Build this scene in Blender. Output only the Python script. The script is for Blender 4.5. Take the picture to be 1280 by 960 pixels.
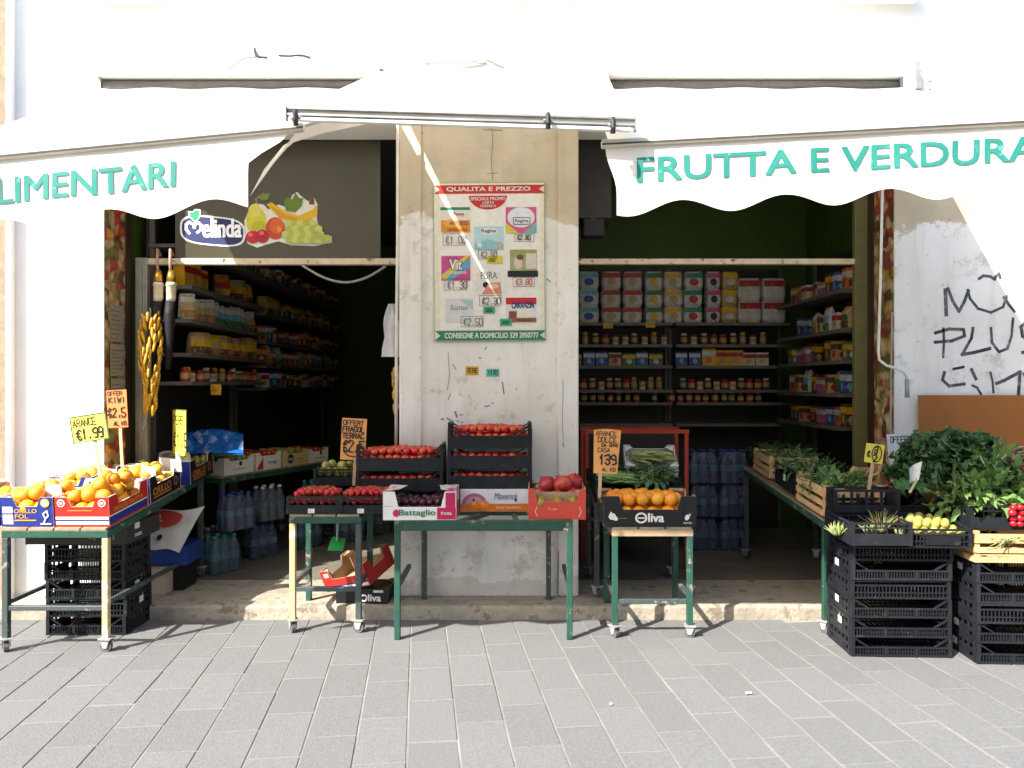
import bpy, math, random
from mathutils import Vector, Matrix
R = math.radians
rnd = random.Random(7)
scene = bpy.context.scene
for o in list(bpy.data.objects): bpy.data.objects.remove(o)
COL = scene.collection

# ---------------------------------------------------------------- camera, sky, sun, exposure
FPX, CX, CY, CAMZ = 970.0, 640.0, 480.0, 1.66
cd = bpy.data.cameras.new('camera'); cam = bpy.data.objects.new('camera', cd); COL.objects.link(cam)
cam.location = (0, 0, CAMZ); cam.rotation_euler = (R(90), 0, 0)
cd.sensor_width = 36; cd.lens = FPX / 1280 * 36; cd.clip_start = 0.05; cd.clip_end = 500
scene.camera = cam
SUN = Vector((-0.98, -1.0, 1.28)).normalized()          # towards the sun: left, in front of the shop, high
SUN_EL = math.asin(SUN.z)
w = bpy.data.worlds.new('World'); scene.world = w; w.use_nodes = True
nt = w.node_tree; nt.nodes.clear()
sky = nt.nodes.new('ShaderNodeTexSky'); sky.sky_type = 'NISHITA'; sky.sun_disc = False
sky.sun_elevation = SUN_EL; sky.sun_rotation = math.atan2(SUN.x, SUN.y)
sky.dust_density = 2.0
bg = nt.nodes.new('ShaderNodeBackground'); bg.inputs[1].default_value = 0.15
wo = nt.nodes.new('ShaderNodeOutputWorld')
nt.links.new(sky.outputs[0], bg.inputs[0]); nt.links.new(bg.outputs[0], wo.inputs[0])
sl = bpy.data.lights.new('sun', 'SUN'); sl.energy = 4.4; sl.angle = R(0.55); sl.color = (1.0, 0.955, 0.89)
so = bpy.data.objects.new('sun', sl); COL.objects.link(so); so.location = (-6, -6, 12)
so.rotation_euler = (-SUN).to_track_quat('-Z', 'Y').to_euler()
vs = scene.view_settings; vs.view_transform = 'Standard'; vs.look = 'None'; vs.exposure = 1.75; vs.gamma = 1
vs.use_curve_mapping = False
scene.render.engine = 'CYCLES'
scene.cycles.max_bounces = 8; scene.cycles.diffuse_bounces = 5

# ---------------------------------------------------------------- helpers
def P(px, py, Y): return Vector(((px - CX) / FPX * Y, Y, CAMZ - (py - CY) / FPX * Y))
def lin(h):
    if isinstance(h, (tuple, list)): return tuple(h[:3])
    h = h.lstrip('#'); f = lambda v: v / 12.92 if v <= 0.04045 else ((v + 0.055) / 1.055) ** 2.4
    return tuple(f(int(h[i:i + 2], 16) / 255) for i in (0, 2, 4))
MATS = {}
def mat(name, col, rough=0.6, metal=0.0, var=0.2, scale=9, bump=0.0, bscale=60, col2=None, wear=None, wamt=0.35, wscale=14,
        rand=0.0, spec=0.4, trans=0.0, emit=None, alpha=1.0, coat=0.0, transl=0.0):
    if name in MATS: return MATS[name]
    m = bpy.data.materials.new(name); m.use_nodes = True; n = m.node_tree.nodes; L = m.node_tree.links
    b = n['Principled BSDF']; out = n['Material Output']
    c = lin(col); c2 = lin(col2) if col2 else tuple(x * (1 - var) for x in c)
    tc = n.new('ShaderNodeTexCoord')
    src = tc.outputs['Object']
    if rand:
        oi = n.new('ShaderNodeObjectInfo')
        ad = n.new('ShaderNodeVectorMath'); ad.operation = 'ADD'
        L.new(tc.outputs['Object'], ad.inputs[0]); L.new(oi.outputs['Random'], ad.inputs[1]); src = ad.outputs[0]
    no = n.new('ShaderNodeTexNoise'); no.inputs['Scale'].default_value = scale; no.inputs['Detail'].default_value = 6
    no.inputs['Roughness'].default_value = 0.62; L.new(src, no.inputs['Vector'])
    rp = n.new('ShaderNodeValToRGB'); rp.color_ramp.elements[0].position = 0.36; rp.color_ramp.elements[1].position = 0.64
    rp.color_ramp.elements[0].color = (*c2, 1); rp.color_ramp.elements[1].color = (*c, 1)
    L.new(no.outputs['Fac'], rp.inputs[0]); colout = rp.outputs[0]
    if wear:
        n2 = n.new('ShaderNodeTexNoise'); n2.inputs['Scale'].default_value = wscale; n2.inputs['Detail'].default_value = 9
        n2.inputs['Roughness'].default_value = 0.7; L.new(src, n2.inputs['Vector'])
        r2 = n.new('ShaderNodeValToRGB'); p = 0.5 + (0.5 - wamt) * 0.42
        r2.color_ramp.elements[0].position = p; r2.color_ramp.elements[1].position = p + 0.05
        L.new(n2.outputs['Fac'], r2.inputs[0])
        mx = n.new('ShaderNodeMix'); mx.data_type = 'RGBA'
        L.new(r2.outputs[0], mx.inputs[0]); L.new(colout, mx.inputs[6]); mx.inputs[7].default_value = (*lin(wear), 1)
        colout = mx.outputs[2]
    if rand:
        hs = n.new('ShaderNodeHueSaturation'); mr = n.new('ShaderNodeMapRange')
        mr.inputs[3].default_value = 1 - rand; mr.inputs[4].default_value = 1 + rand * 0.5
        L.new(oi.outputs['Random'], mr.inputs[0]); L.new(mr.outputs[0], hs.inputs['Value'])
        mr2 = n.new('ShaderNodeMapRange'); mr2.inputs[3].default_value = 0.5 - rand * 0.05; mr2.inputs[4].default_value = 0.5 + rand * 0.05
        ml = n.new('ShaderNodeMath'); ml.operation = 'MULTIPLY'; ml.inputs[1].default_value = 7.31
        fr = n.new('ShaderNodeMath'); fr.operation = 'FRACT'
        L.new(oi.outputs['Random'], ml.inputs[0]); L.new(ml.outputs[0], fr.inputs[0]); L.new(fr.outputs[0], mr2.inputs[0])
        L.new(mr2.outputs[0], hs.inputs['Hue']); L.new(colout, hs.inputs['Color']); colout = hs.outputs[0]
    L.new(colout, b.inputs['Base Color'])
    b.inputs['Roughness'].default_value = rough; b.inputs['Metallic'].default_value = metal
    b.inputs['Specular IOR Level'].default_value = spec
    b.inputs['Transmission Weight'].default_value = trans; b.inputs['Alpha'].default_value = alpha
    b.inputs['Coat Weight'].default_value = coat
    if emit:
        b.inputs['Emission Color'].default_value = (*lin(col), 1); b.inputs['Emission Strength'].default_value = emit
    if bump:
        nb = n.new('ShaderNodeTexNoise'); nb.inputs['Scale'].default_value = bscale; nb.inputs['Detail'].default_value = 5
        L.new(src, nb.inputs['Vector'])
        bp = n.new('ShaderNodeBump'); bp.inputs['Strength'].default_value = bump; bp.inputs['Distance'].default_value = 0.01
        L.new(nb.outputs['Fac'], bp.inputs['Height']); L.new(bp.outputs[0], b.inputs['Normal'])
    if transl:
        tb = n.new('ShaderNodeBsdfTranslucent'); L.new(colout, tb.inputs[0])
        ms = n.new('ShaderNodeMixShader'); ms.inputs[0].default_value = transl
        L.new(b.outputs[0], ms.inputs[1]); L.new(tb.outputs[0], ms.inputs[2]); L.new(ms.outputs[0], out.inputs[0])
    MATS[name] = m
    return m
def paint(h, name=None, **k):                                  # flat print ink / plain colour by hex
    k.setdefault('var', 0.12); k.setdefault('scale', 30); k.setdefault('rough', 0.5)
    return mat(name or 'ink ' + h, h, **k)

class MB:
    def __init__(s): s.v = []; s.f = []; s.m = []; s.mats = []; s.smooth = False
    def mi(s, m):
        if m is None: return 0
        if m not in s.mats: s.mats.append(m)
        return s.mats.index(m)
    def add(s, vs, fs, m=None):
        k = len(s.v); i = s.mi(m)
        s.v += [tuple(v) for v in vs]; s.f += [tuple(k + a for a in f) for f in fs]; s.m += [i] * len(fs); return s
    def box(s, x0, x1, y0, y1, z0, z1, m=None, M=None):
        vs = [Vector((x, y, z)) for z in (z0, z1) for y in (y0, y1) for x in (x0, x1)]
        if M: vs = [M @ v for v in vs]
        return s.add(vs, [(0, 2, 3, 1), (4, 5, 7, 6), (0, 1, 5, 4), (2, 6, 7, 3), (0, 4, 6, 2), (1, 3, 7, 5)], m)
    def bar(s, a, b, w, h=None, m=None, up=(0, 0, 1)):          # rectangular bar from a to b
        a = Vector(a); b = Vector(b); h = h or w; d = (b - a).normalized(); u = Vector(up)
        if abs(d.dot(u)) > 0.99: u = Vector((0, 1, 0))
        x = d.cross(u).normalized(); y = x.cross(d).normalized()
        vs = [p + x * (i * w / 2) + y * (j * h / 2) for p in (a, b) for i, j in ((-1, -1), (1, -1), (1, 1), (-1, 1))]
        return s.add(vs, [(3, 2, 1, 0), (4, 5, 6, 7), (0, 1, 5, 4), (1, 2, 6, 5), (2, 3, 7, 6), (3, 0, 4, 7)], m)
    def tube(s, pts, r, n=8, m=None, cap=True):
        pts = [Vector(p) for p in pts]; rs = r if isinstance(r, (list, tuple)) else [r] * len(pts)
        vs = []; fs = []; px = None
        for i, p in enumerate(pts):
            d = (pts[min(i + 1, len(pts) - 1)] - pts[max(i - 1, 0)]).normalized()
            if px is None: px = d.cross(Vector((0, 0, 1)) if abs(d.z) < 0.9 else Vector((0, 1, 0))).normalized()
            px = (px - d * px.dot(d)).normalized(); py = d.cross(px)
            vs += [p + (px * math.cos(a) + py * math.sin(a)) * rs[i] for a in [2 * math.pi * k / n for k in range(n)]]
        for i in range(len(pts) - 1):
            fs += [(i * n + k, i * n + (k + 1) % n, (i + 1) * n + (k + 1) % n, (i + 1) * n + k) for k in range(n)]
        if cap: fs += [tuple(range(n))[::-1], tuple(range((len(pts) - 1) * n, len(pts) * n))]
        return s.add(vs, fs, m)
    def lathe(s, prof, n=12, m=None, o=(0, 0, 0), cap=True):     # prof [(r, z)]
        vs = [(o[0] + r * math.cos(2 * math.pi * k / n), o[1] + r * math.sin(2 * math.pi * k / n), o[2] + z) for r, z in prof for k in range(n)]
        fs = [(i * n + k, i * n + (k + 1) % n, (i + 1) * n + (k + 1) % n, (i + 1) * n + k) for i in range(len(prof) - 1) for k in range(n)]
        if cap: fs += [tuple(range(n))[::-1], tuple(range((len(prof) - 1) * n, len(prof) * n))]
        return s.add(vs, fs, m)
    def ball(s, c, r, n=10, k=7, m=None, sq=(1, 1, 1)):
        vs = []; fs = []
        for j in range(k + 1):
            t = math.pi * j / k
            for i in range(n):
                a = 2 * math.pi * i / n
                vs.append((c[0] + r * sq[0] * math.sin(t) * math.cos(a), c[1] + r * sq[1] * math.sin(t) * math.sin(a), c[2] + r * sq[2] * math.cos(t)))
        for j in range(k):
            for i in range(n): fs.append((j * n + i, (j + 1) * n + i, (j + 1) * n + (i + 1) % n, j * n + (i + 1) % n))
        return s.add(vs, fs, m)
    def grid(s, fn, nu, nv, m=None):
        vs = [fn(i / nu, j / nv) for j in range(nv + 1) for i in range(nu + 1)]
        fs = [(j * (nu + 1) + i, j * (nu + 1) + i + 1, (j + 1) * (nu + 1) + i + 1, (j + 1) * (nu + 1) + i) for j in range(nv) for i in range(nu)]
        return s.add(vs, fs, m)
    def mesh(s, name):
        me = bpy.data.meshes.new(name); me.from_pydata(s.v, [], s.f)
        for m in s.mats: me.materials.append(m)
        if len(s.mats) > 1: me.polygons.foreach_set('material_index', s.m)
        if s.smooth: me.polygons.foreach_set('use_smooth', [True] * len(s.f))
        me.update(); return me
    def build(s, name, m=None, parent=None, loc=(0, 0, 0), rot=(0, 0, 0), smooth=None):
        if m is not None and not s.mats: s.mats = [m]
        if smooth is not None: s.smooth = smooth
        return put(name, s.mesh(name), parent, loc, rot)
def put(name, me, parent=None, loc=(0, 0, 0), rot=(0, 0, 0)):
    o = bpy.data.objects.new(name, me); COL.objects.link(o); o.parent = parent; o.location = loc; o.rotation_euler = rot
    return o
def tag(o, label=None, cat=None, group=None, kind=None):
    if label: o['label'] = label
    if cat: o['category'] = cat
    if group: o['group'] = group
    if kind: o['kind'] = kind
    return o
KIDS = {}
def thing(name, label, cat, loc=(0, 0, 0), rot=(0, 0, 0), group=None):
    o = put(name, None, None, loc, rot); o.empty_display_size = 0.1
    return tag(o, label, cat, group)
def copy_tree(o, parent=None, loc=None, rot=None, label=None, group=None):
    c = o.copy(); COL.objects.link(c); c.parent = parent
    if loc is not None: c.location = loc
    if rot is not None: c.rotation_euler = rot
    if label: c['label'] = label
    if group: c['group'] = group
    for ch in list(o.children): copy_tree(ch, c)
    return c
BV = {}
def bevel(o, wd=0.004, seg=1):
    md = o.modifiers.new('bevel', 'BEVEL'); md.width = wd; md.segments = seg; md.limit_method = 'ANGLE'; return o

# ---- printed text and shapes on a flat frame: origin o, x axis, y axis, normal
TXT = {}
def text2d(s, bold=0.0, shear=0.0, space=1.0):
    k = (s, bold, shear, space)
    if k in TXT: return TXT[k]
    cu = bpy.data.curves.new('t', 'FONT'); cu.body = s; cu.size = 1; cu.offset = bold; cu.shear = shear; cu.space_character = space
    cu.resolution_u = 3
    ob = bpy.data.objects.new('t', cu); COL.objects.link(ob)
    dg = bpy.context.evaluated_depsgraph_get(); me = bpy.data.meshes.new_from_object(ob.evaluated_get(dg))
    vs = [tuple(v.co) for v in me.vertices]; fs = [tuple(p.vertices) for p in me.polygons]
    bpy.data.objects.remove(ob); bpy.data.curves.remove(cu); bpy.data.meshes.remove(me)
    x0 = min(v[0] for v in vs); x1 = max(v[0] for v in vs); y0 = min(v[1] for v in vs); y1 = max(v[1] for v in vs)
    TXT[k] = ([((v[0] - x0) / (x1 - x0), (v[1] - y0) / (y1 - y0)) for v in vs], fs, (x1 - x0) / (y1 - y0)); return TXT[k]
class Flat:
    """flat print: shapes in (x, y) of a frame, each layer 0.6 mm above the last"""
    def __init__(s, o=(0, 0, 0), ax=(1, 0, 0), ay=(0, 0, 1), lift=0.0012, fn=None):
        s.o = Vector(o); s.ax = Vector(ax); s.ay = Vector(ay); s.n = s.ax.cross(s.ay).normalized(); s.k = lift; s.mb = MB(); s.fn = fn; s.st = 0.0006
    def pt(s, x, y, d=0.0):
        if s.fn: return s.fn(x, y, s.k + d)
        return s.o + s.ax * x + s.ay * y + s.n * (s.k + d)
    def poly(s, pts, m):
        s.mb.add([s.pt(x, y) for x, y in pts], [tuple(range(len(pts)))], m); s.k += s.st; return s
    def rect(s, x0, y0, x1, y1, m): return s.poly([(x0, y0), (x1, y0), (x1, y1), (x0, y1)], m)
    def oval(s, x, y, rx, ry, m, rot=0, n=20, a0=0, a1=360):
        pts = []
        for i in range(n if a1 - a0 == 360 else n + 1):
            a = R(a0 + (a1 - a0) * i / n); u, v = rx * math.cos(a), ry * math.sin(a)
            pts.append((x + u * math.cos(rot) - v * math.sin(rot), y + u * math.sin(rot) + v * math.cos(rot)))
        return s.poly(pts, m)
    def text(s, t, x, y, w, h, m, bold=0.02, shear=0, ang=0, space=1.0):   # lower-left corner, width (None = natural) and height
        vs, fs, ar = text2d(t, 0.0, shear, space); w = w or h * ar; ca, sa = math.cos(ang), math.sin(ang); e = bold * h * 1.15
        for dx, dy in (((-e, -e * .6), (e, -e * .6), (-e, e * .6), (e, e * .6), (0, 0)) if bold > .004 else ((0, 0),)):
            s.mb.add([s.pt(x + dx + a * w * ca - b * h * sa, y + dy + a * w * sa + b * h * ca) for a, b in vs], fs, m); s.k += .00012
        s.k += s.st; return s
    def strokes(s, lines, wd, m):
        for ln in lines:
            for (x0, y0), (x1, y1) in zip(ln, ln[1:]):
                dx, dy = x1 - x0, y1 - y0; l = math.hypot(dx, dy) or 1e-6; ux, uy = dx / l * wd / 2, dy / l * wd / 2
                a, b = (x0 - ux * 0.8, y0 - uy * 0.8), (x1 + ux * 0.8, y1 + uy * 0.8)
                s.mb.add([s.pt(a[0] + uy, a[1] - ux), s.pt(b[0] + uy, b[1] - ux), s.pt(b[0] - uy, b[1] + ux), s.pt(a[0] - uy, a[1] + ux)], [(0, 1, 2, 3)], m)
                s.k += 0.00003
        return s
    def write(s, t, x, y, h, m, wd=None, wk=0.62, jit=0.05, ang=0):       # handwriting with a marker
        cw = h * wk; wd = wd or h * 0.11; ca, sa = math.cos(ang), math.sin(ang); cx = 0
        for ch in t:
            for ln in GLY.get(ch, '').split(';'):
                pts = []
                for p in ln.split():
                    u = cx + int(p[0]) / 4 * cw * 0.78 + rnd.uniform(-1, 1) * jit * h; v = int(p[1]) / 6 * h + rnd.uniform(-1, 1) * jit * h
                    pts.append((x + u * ca - v * sa, y + u * sa + v * ca))
                if len(pts) > 1: s.strokes([pts], wd, m)
            cx += cw
        return s
    def build(s, name, parent=None): return s.mb.build(name, None, parent)
GLY = {'A': '00 26 40;12 32', 'B': '00 06 36 45 34 03;34 43 41 30 00', 'C': '45 36 16 05 01 10 30 41', 'D': '00 06 26 45 41 20 00',
 'E': '46 06 00 40;03 33', 'F': '46 06 00;03 33', 'G': '45 36 16 05 01 10 30 41 43 23', 'H': '00 06;40 46;03 43', 'I': '20 26', 'L': '06 00 40',
 'M': '00 06 23 46 40', 'N': '00 06 40 46', 'O': '10 01 05 16 36 45 41 30 10', 'P': '00 06 36 45 44 33 03', 'R': '00 06 36 45 44 33 03;23 40',
 'S': '45 36 16 05 04 13 33 42 41 30 10 01', 'T': '06 46;26 20', 'U': '06 01 10 30 41 46', 'V': '06 20 46', 'Z': '06 46 00 40',
 '0': '10 01 05 16 36 45 41 30 10', '1': '14 26 20', '2': '05 16 36 45 44 00 40', '3': '05 16 36 45 44 33 13;33 42 41 30 10 01', '4': '30 36 02 42',
 '5': '46 06 03 33 42 41 30 10 01', '6': '36 16 05 01 10 30 41 42 33 03', '7': '06 46 10', '8': '13 04 05 16 36 45 44 33 13 02 01 10 30 41 42 33',
 '9': '43 13 04 05 16 36 45 41 30 10', '.': '20 21', ',': '21 10', '-': '13 33', '/': '00 46', '€': '45 36 26 15 11 20 30 41;04 34;02 32', 'K': '00 06;46 03 40', 'W': '06 10 24 30 46'}
# ================================================================ SETTING
F = 5.70            # facade plane
FI = 6.10           # inner face of the facade
FLOOR = 0.10
# ---- materials of the place
m_paver = mat('paver stone', (0.142, 0.142, 0.138), rough=0.85, var=0.22, scale=75, bump=0.4, bscale=150, rand=0.08, wear=(0.115, 0.112, 0.105), wamt=.10, wscale=10)
m_sand = mat('joint sand', (0.26, 0.245, 0.215), rough=0.95, col2=(0.10, 0.095, 0.085), scale=1.3)
m_step = mat('doorstep stone', (0.37, 0.325, 0.25), rough=0.85, var=0.4, scale=6, bump=0.7, bscale=30, wear=(0.18, 0.15, 0.11), wamt=0.38, wscale=6)
m_floor = mat('shop floor', (0.15, 0.132, 0.105), rough=0.6, var=0.35, scale=3, wear=(0.15, 0.13, 0.11), wamt=0.22, wscale=5)
m_green = mat('green wall paint', (0.055, 0.10, 0.008), rough=0.6, var=0.2, scale=2)
m_ceil = mat('shop ceiling paint', (0.07, 0.07, 0.06), rough=0.8)
m_neigh = mat('neighbour tufa', (0.30, 0.22, 0.15), rough=0.9, var=0.3, scale=14, bump=0.4)
m_white = mat('white plaster', (0.80, 0.79, 0.76), rough=0.85, var=0.06, scale=3, bump=0.15, bscale=12)

def wall_mat():
    m = bpy.data.materials.new('two tone plaster'); m.use_nodes = True; n = m.node_tree.nodes; L = m.node_tree.links
    b = n['Principled BSDF']; b.inputs['Roughness'].default_value = 0.85; b.inputs['Specular IOR Level'].default_value = 0.2
    tc = n.new('ShaderNodeTexCoord'); sep = n.new('ShaderNodeSeparateXYZ'); L.new(tc.outputs['Object'], sep.inputs[0])
    def noise(sc, det=8, ro=0.65, vec=None):
        t = n.new('ShaderNodeTexNoise'); t.inputs['Scale'].default_value = sc; t.inputs['Detail'].default_value = det
        t.inputs['Roughness'].default_value = ro; L.new(vec or tc.outputs['Object'], t.inputs['Vector']); return t.outputs['Fac']
    def ramp(f, a, bb):
        r = n.new('ShaderNodeValToRGB'); r.color_ramp.elements[0].position = a; r.color_ramp.elements[1].position = bb; L.new(f, r.inputs[0]); return r.outputs[0]
    def mixc(f, a, bb):
        x = n.new('ShaderNodeMix'); x.data_type = 'RGBA'; L.new(f, x.inputs[0])
        for s, v in ((6, a), (7, bb)):
            if isinstance(v, tuple): x.inputs[s].default_value = (*v, 1)
            else: L.new(v, x.inputs[s])
        return x.outputs[2]
    def math_(op, a, bb):
        x = n.new('ShaderNodeMath'); x.operation = op
        for s, v in ((0, a), (1, bb)):
            if isinstance(v, (int, float)): x.inputs[s].default_value = v
            else: L.new(v, x.inputs[s])
        return x.outputs[0]
    # old beige paint above, whiter repaint below with a ragged hand-rolled edge
    nz = noise(2.2, 3, 0.5)
    edge = math_('ADD', math_('MULTIPLY', math_('SUBTRACT', nz, 0.5), 0.5), math_('MULTIPLY', math_('SUBTRACT', noise(22, 8, .75), 0.5), 0.16))
    hz = ramp(math_('MULTIPLY', math_('SUBTRACT', math_('ADD', sep.outputs['Z'], edge), 2.33), 1.0), 0.49, 0.515)
    low = mixc(ramp(noise(1.6), 0.4, 0.66), (0.76, 0.745, 0.705), (0.66, 0.635, 0.58))
    up = mixc(ramp(noise(2.5), 0.38, 0.66), (0.555, 0.48, 0.35), (0.455, 0.385, 0.265))
    c = mixc(hz, low, up)
    # worn patches, scuffs, rain streaks
    mp = n.new('ShaderNodeMapping'); mp.inputs['Scale'].default_value = (9, 9, 0.9); L.new(tc.outputs['Object'], mp.inputs[0])
    c = mixc(math_('MULTIPLY', ramp(noise(1.0, 6, 0.6, mp.outputs[0]), 0.52, 0.75), 0.28), c, (0.33, 0.29, 0.23))
    c = mixc(math_('MULTIPLY', ramp(noise(5.5, 10, 0.72), 0.55, 0.64), 0.55), c, (0.40, 0.365, 0.30))
    c = mixc(math_('MULTIPLY', ramp(noise(17, 6, 0.7), 0.645, 0.70), 0.7), c, (0.16, 0.13, 0.10))
    foot = math_('LESS_THAN', math_('ADD', sep.outputs['Z'], math_('MULTIPLY', noise(6), 0.30)), 0.37)
    c = mixc(math_('MULTIPLY', foot, 0.35), c, (0.36, 0.31, 0.24))
    L.new(c, b.inputs['Base Color'])
    bp = n.new('ShaderNodeBump'); bp.inputs['Strength'].default_value = 0.45; bp.inputs['Distance'].default_value = 0.012
    L.new(math_('ADD', noise(9, 8), math_('MULTIPLY', noise(60, 3), 0.3)), bp.inputs['Height']); L.new(bp.outputs[0], b.inputs['Normal'])
    return m
m_wall = wall_mat()

def floral_mat():
    m = bpy.data.materials.new('fruit pattern laminate'); m.use_nodes = True; n = m.node_tree.nodes; L = m.node_tree.links
    b = n['Principled BSDF']; b.inputs['Roughness'].default_value = 0.45
    tc = n.new('ShaderNodeTexCoord')
    wn = n.new('ShaderNodeTexNoise'); wn.inputs['Scale'].default_value = 6; L.new(tc.outputs['Object'], wn.inputs['Vector'])
    ad = n.new('ShaderNodeMix'); ad.data_type = 'RGBA'; ad.inputs[0].default_value = 0.12; L.new(tc.outputs['Object'], ad.inputs[6]); L.new(wn.outputs['Color'], ad.inputs[7])
    v = n.new('ShaderNodeTexVoronoi'); v.inputs['Scale'].default_value = 15; L.new(ad.outputs[2], v.inputs['Vector'])
    sp = n.new('ShaderNodeSeparateColor'); L.new(v.outputs['Color'], sp.inputs[0])
    r = n.new('ShaderNodeValToRGB'); r.color_ramp.interpolation = 'CONSTANT'
    cols = [(0.0, (0.42, 0.30, 0.17)), (0.22, (0.36, 0.05, 0.03)), (0.36, (0.16, 0.17, 0.04)), (0.5, (0.48, 0.26, 0.06)), (0.64, (0.45, 0.36, 0.22)), (0.82, (0.20, 0.035, 0.03)), (0.92, (0.10, 0.06, 0.03))]
    e = r.color_ramp.elements; e[0].color = (*cols[0][1], 1); e[1].position = cols[1][0]; e[1].color = (*cols[1][1], 1)
    for p, c in cols[2:]: x = e.new(p); x.color = (*c, 1)
    L.new(sp.outputs[0], r.inputs[0])
    d = n.new('ShaderNodeValToRGB'); d.color_ramp.elements[0].position = 0.25; d.color_ramp.elements[1].position = 0.62
    d.color_ramp.elements[0].color = (1, 1, 1, 1); d.color_ramp.elements[1].color = (0.6, 0.52, 0.4, 1); L.new(v.outputs['Distance'], d.inputs[0])
    x = n.new('ShaderNodeMix'); x.data_type = 'RGBA'; x.blend_type = 'MULTIPLY'; x.inputs[0].default_value = 1
    L.new(r.outputs[0], x.inputs[6]); L.new(d.outputs[0], x.inputs[7]); L.new(x.outputs[2], b.inputs['Base Color'])
    return m
m_floral = floral_mat()

# ---- ground and pavement
g = MB().box(-60, 60, -40, 70, -0.6, -0.0045).build('ground', m_sand); tag(g, kind='structure')
pav = put('pavement', None); tag(pav, 'grey stone pavers laid in long staggered rows', None, None, 'structure')
TH = R(6.8); RW, RL = 0.2355, 0.470
dv, pv = Vector((-math.sin(TH), math.cos(TH), 0)), Vector((math.cos(TH), math.sin(TH), 0))
o0 = Vector((-0.457, 3.355, 0)); variants = []
for k in range(5):
    b = MB(); hw, hl, e = RW / 2 - 0.0020 - rnd.uniform(0, 0.0015), RL / 2 - 0.0026 - rnd.uniform(0, 0.002), 0.004
    top = [(-hw + e, -hl + e, 0), (hw - e, -hl + e, 0), (hw - e, hl - e, 0), (-hw + e, hl - e, 0)]
    mid = [(-hw, -hl, -e), (hw, -hl, -e), (hw, hl, -e), (-hw, hl, -e)]; bot = [(x, y, -0.03) for x, y, z in mid]
    b.add(top + mid + bot, [(0, 1, 2, 3)] + [(i + 4, (i + 1) % 4 + 4, (i + 1) % 4, i) for i in range(4)] + [(i + 8, (i + 1) % 4 + 8, (i + 1) % 4 + 4, i + 4) for i in range(4)])
    b.mats = [m_paver]; variants.append(b.mesh('paver'))
for i in range(-22, 24):
    off = (i * 0.385) % 1.0
    for j in range(-3, 8):
        c = o0 + pv * ((i + 0.5) * RW) + dv * ((j + off) * RL)
        if c.y < 2.75 or c.y > 5.62 or abs(c.x) > 0.72 * c.y + 0.25: continue
        put('paver', variants[rnd.randrange(5)], pav, (c.x, c.y, rnd.uniform(-0.0015, 0.0015)),
            (rnd.uniform(-1, 1) * 0.004, rnd.uniform(-1, 1) * 0.006, TH + (math.pi if rnd.random() < .5 else 0)))

# ---- the building: parts of one thing
bld = thing('shop_building', 'white plastered shop building with two wide open doorways and a central pillar', 'building')
def bp(name, x0, x1, y0, y1, z0, z1, m, bv=0.0):
    o = MB().box(x0, x1, y0, y1, z0, z1).build(name, m, bld)
    if bv: bevel(o, bv, 2)
    return o
XL0, XL1, XR0, XR1, OPZ = -3.0, -0.83, 0.49, 2.81, 3.58
bp('facade_wall', -3.9, XL0, F, FI, -0.02, 6.5, m_white)
bp('facade_wall', XR1, 5.2, F, FI, -0.02, OPZ, m_wall)
bp('lintel_wall', XL0 + 0.0005, 5.2, F, FI, OPZ + 0.0005, 6.5, m_white)
pil = bp('pillar', XL1, XR0, F + 0.02, FI, FLOOR, OPZ, m_wall)
for a, b_ in ((XL1 + 0.001, XL1 + 0.165), (XR0 - 0.155, XR0 - 0.001)):
    bevel(MB().box(a, b_, F - 0.004, F + 0.03, FLOOR + 0.001, OPZ - 0.001).build('pilaster_strip', m_wall, pil), 0.012, 2)
bp('doorstep', -4.5, 5.2, 5.46, FI + 0.10, -0.02, FLOOR, m_step, 0.018)
bp('floor', -3.3, 3.6, FI + 0.105, 13.2, -0.02, FLOOR - 0.003, m_floor)
bp('ceiling', -3.3, 3.6, FI, 13.2, 3.9, 4.0, m_ceil)
bp('interior_wall', -3.2, -3.05, FI, 13.0, FLOOR, 3.9, m_green)
bp('interior_wall', -3.05, -0.15, 12.6, 12.7, FLOOR, 3.9, m_green)
bp('partition_wall', -0.15, -0.05, FI + 0.002, 12.6, FLOOR, 3.9, m_green)
bp('interior_wall', -0.05, 3.3, 8.45, 8.55, FLOOR, 3.9, m_green)
bp('interior_wall', 3.2, 3.32, FI + 0.002, 8.45, FLOOR, 3.9, m_green)
bp('cornice', -3.0, 2.95, F - 0.14, F - 0.0005, 4.445, 4.56, m_white, 0.01)
# dark brown soffit beams at the doorway heads
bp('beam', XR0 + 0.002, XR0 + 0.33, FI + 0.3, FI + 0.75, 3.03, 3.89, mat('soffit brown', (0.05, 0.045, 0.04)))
# jamb linings with the fruit pattern
for x, s in ((XL0, 1), (XR1, -1)):
    o = MB().box(min(x, x + s * .005), max(x, x + s * .005), F + 0.012, FI - 0.09, FLOOR + .002, OPZ - .002).build('jamb_lining', m_floral, bld)
    o['label'] = 'jamb lining printed with a fruit pattern'
    MB().box(min(x, x + s * .014), max(x, x + s * .014), FI - 0.088, FI, FLOOR + .002, OPZ - .002).build('jamb_trim', mat('dark brown trim', (0.035, 0.018, 0.012), rough=.4), bld)
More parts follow.
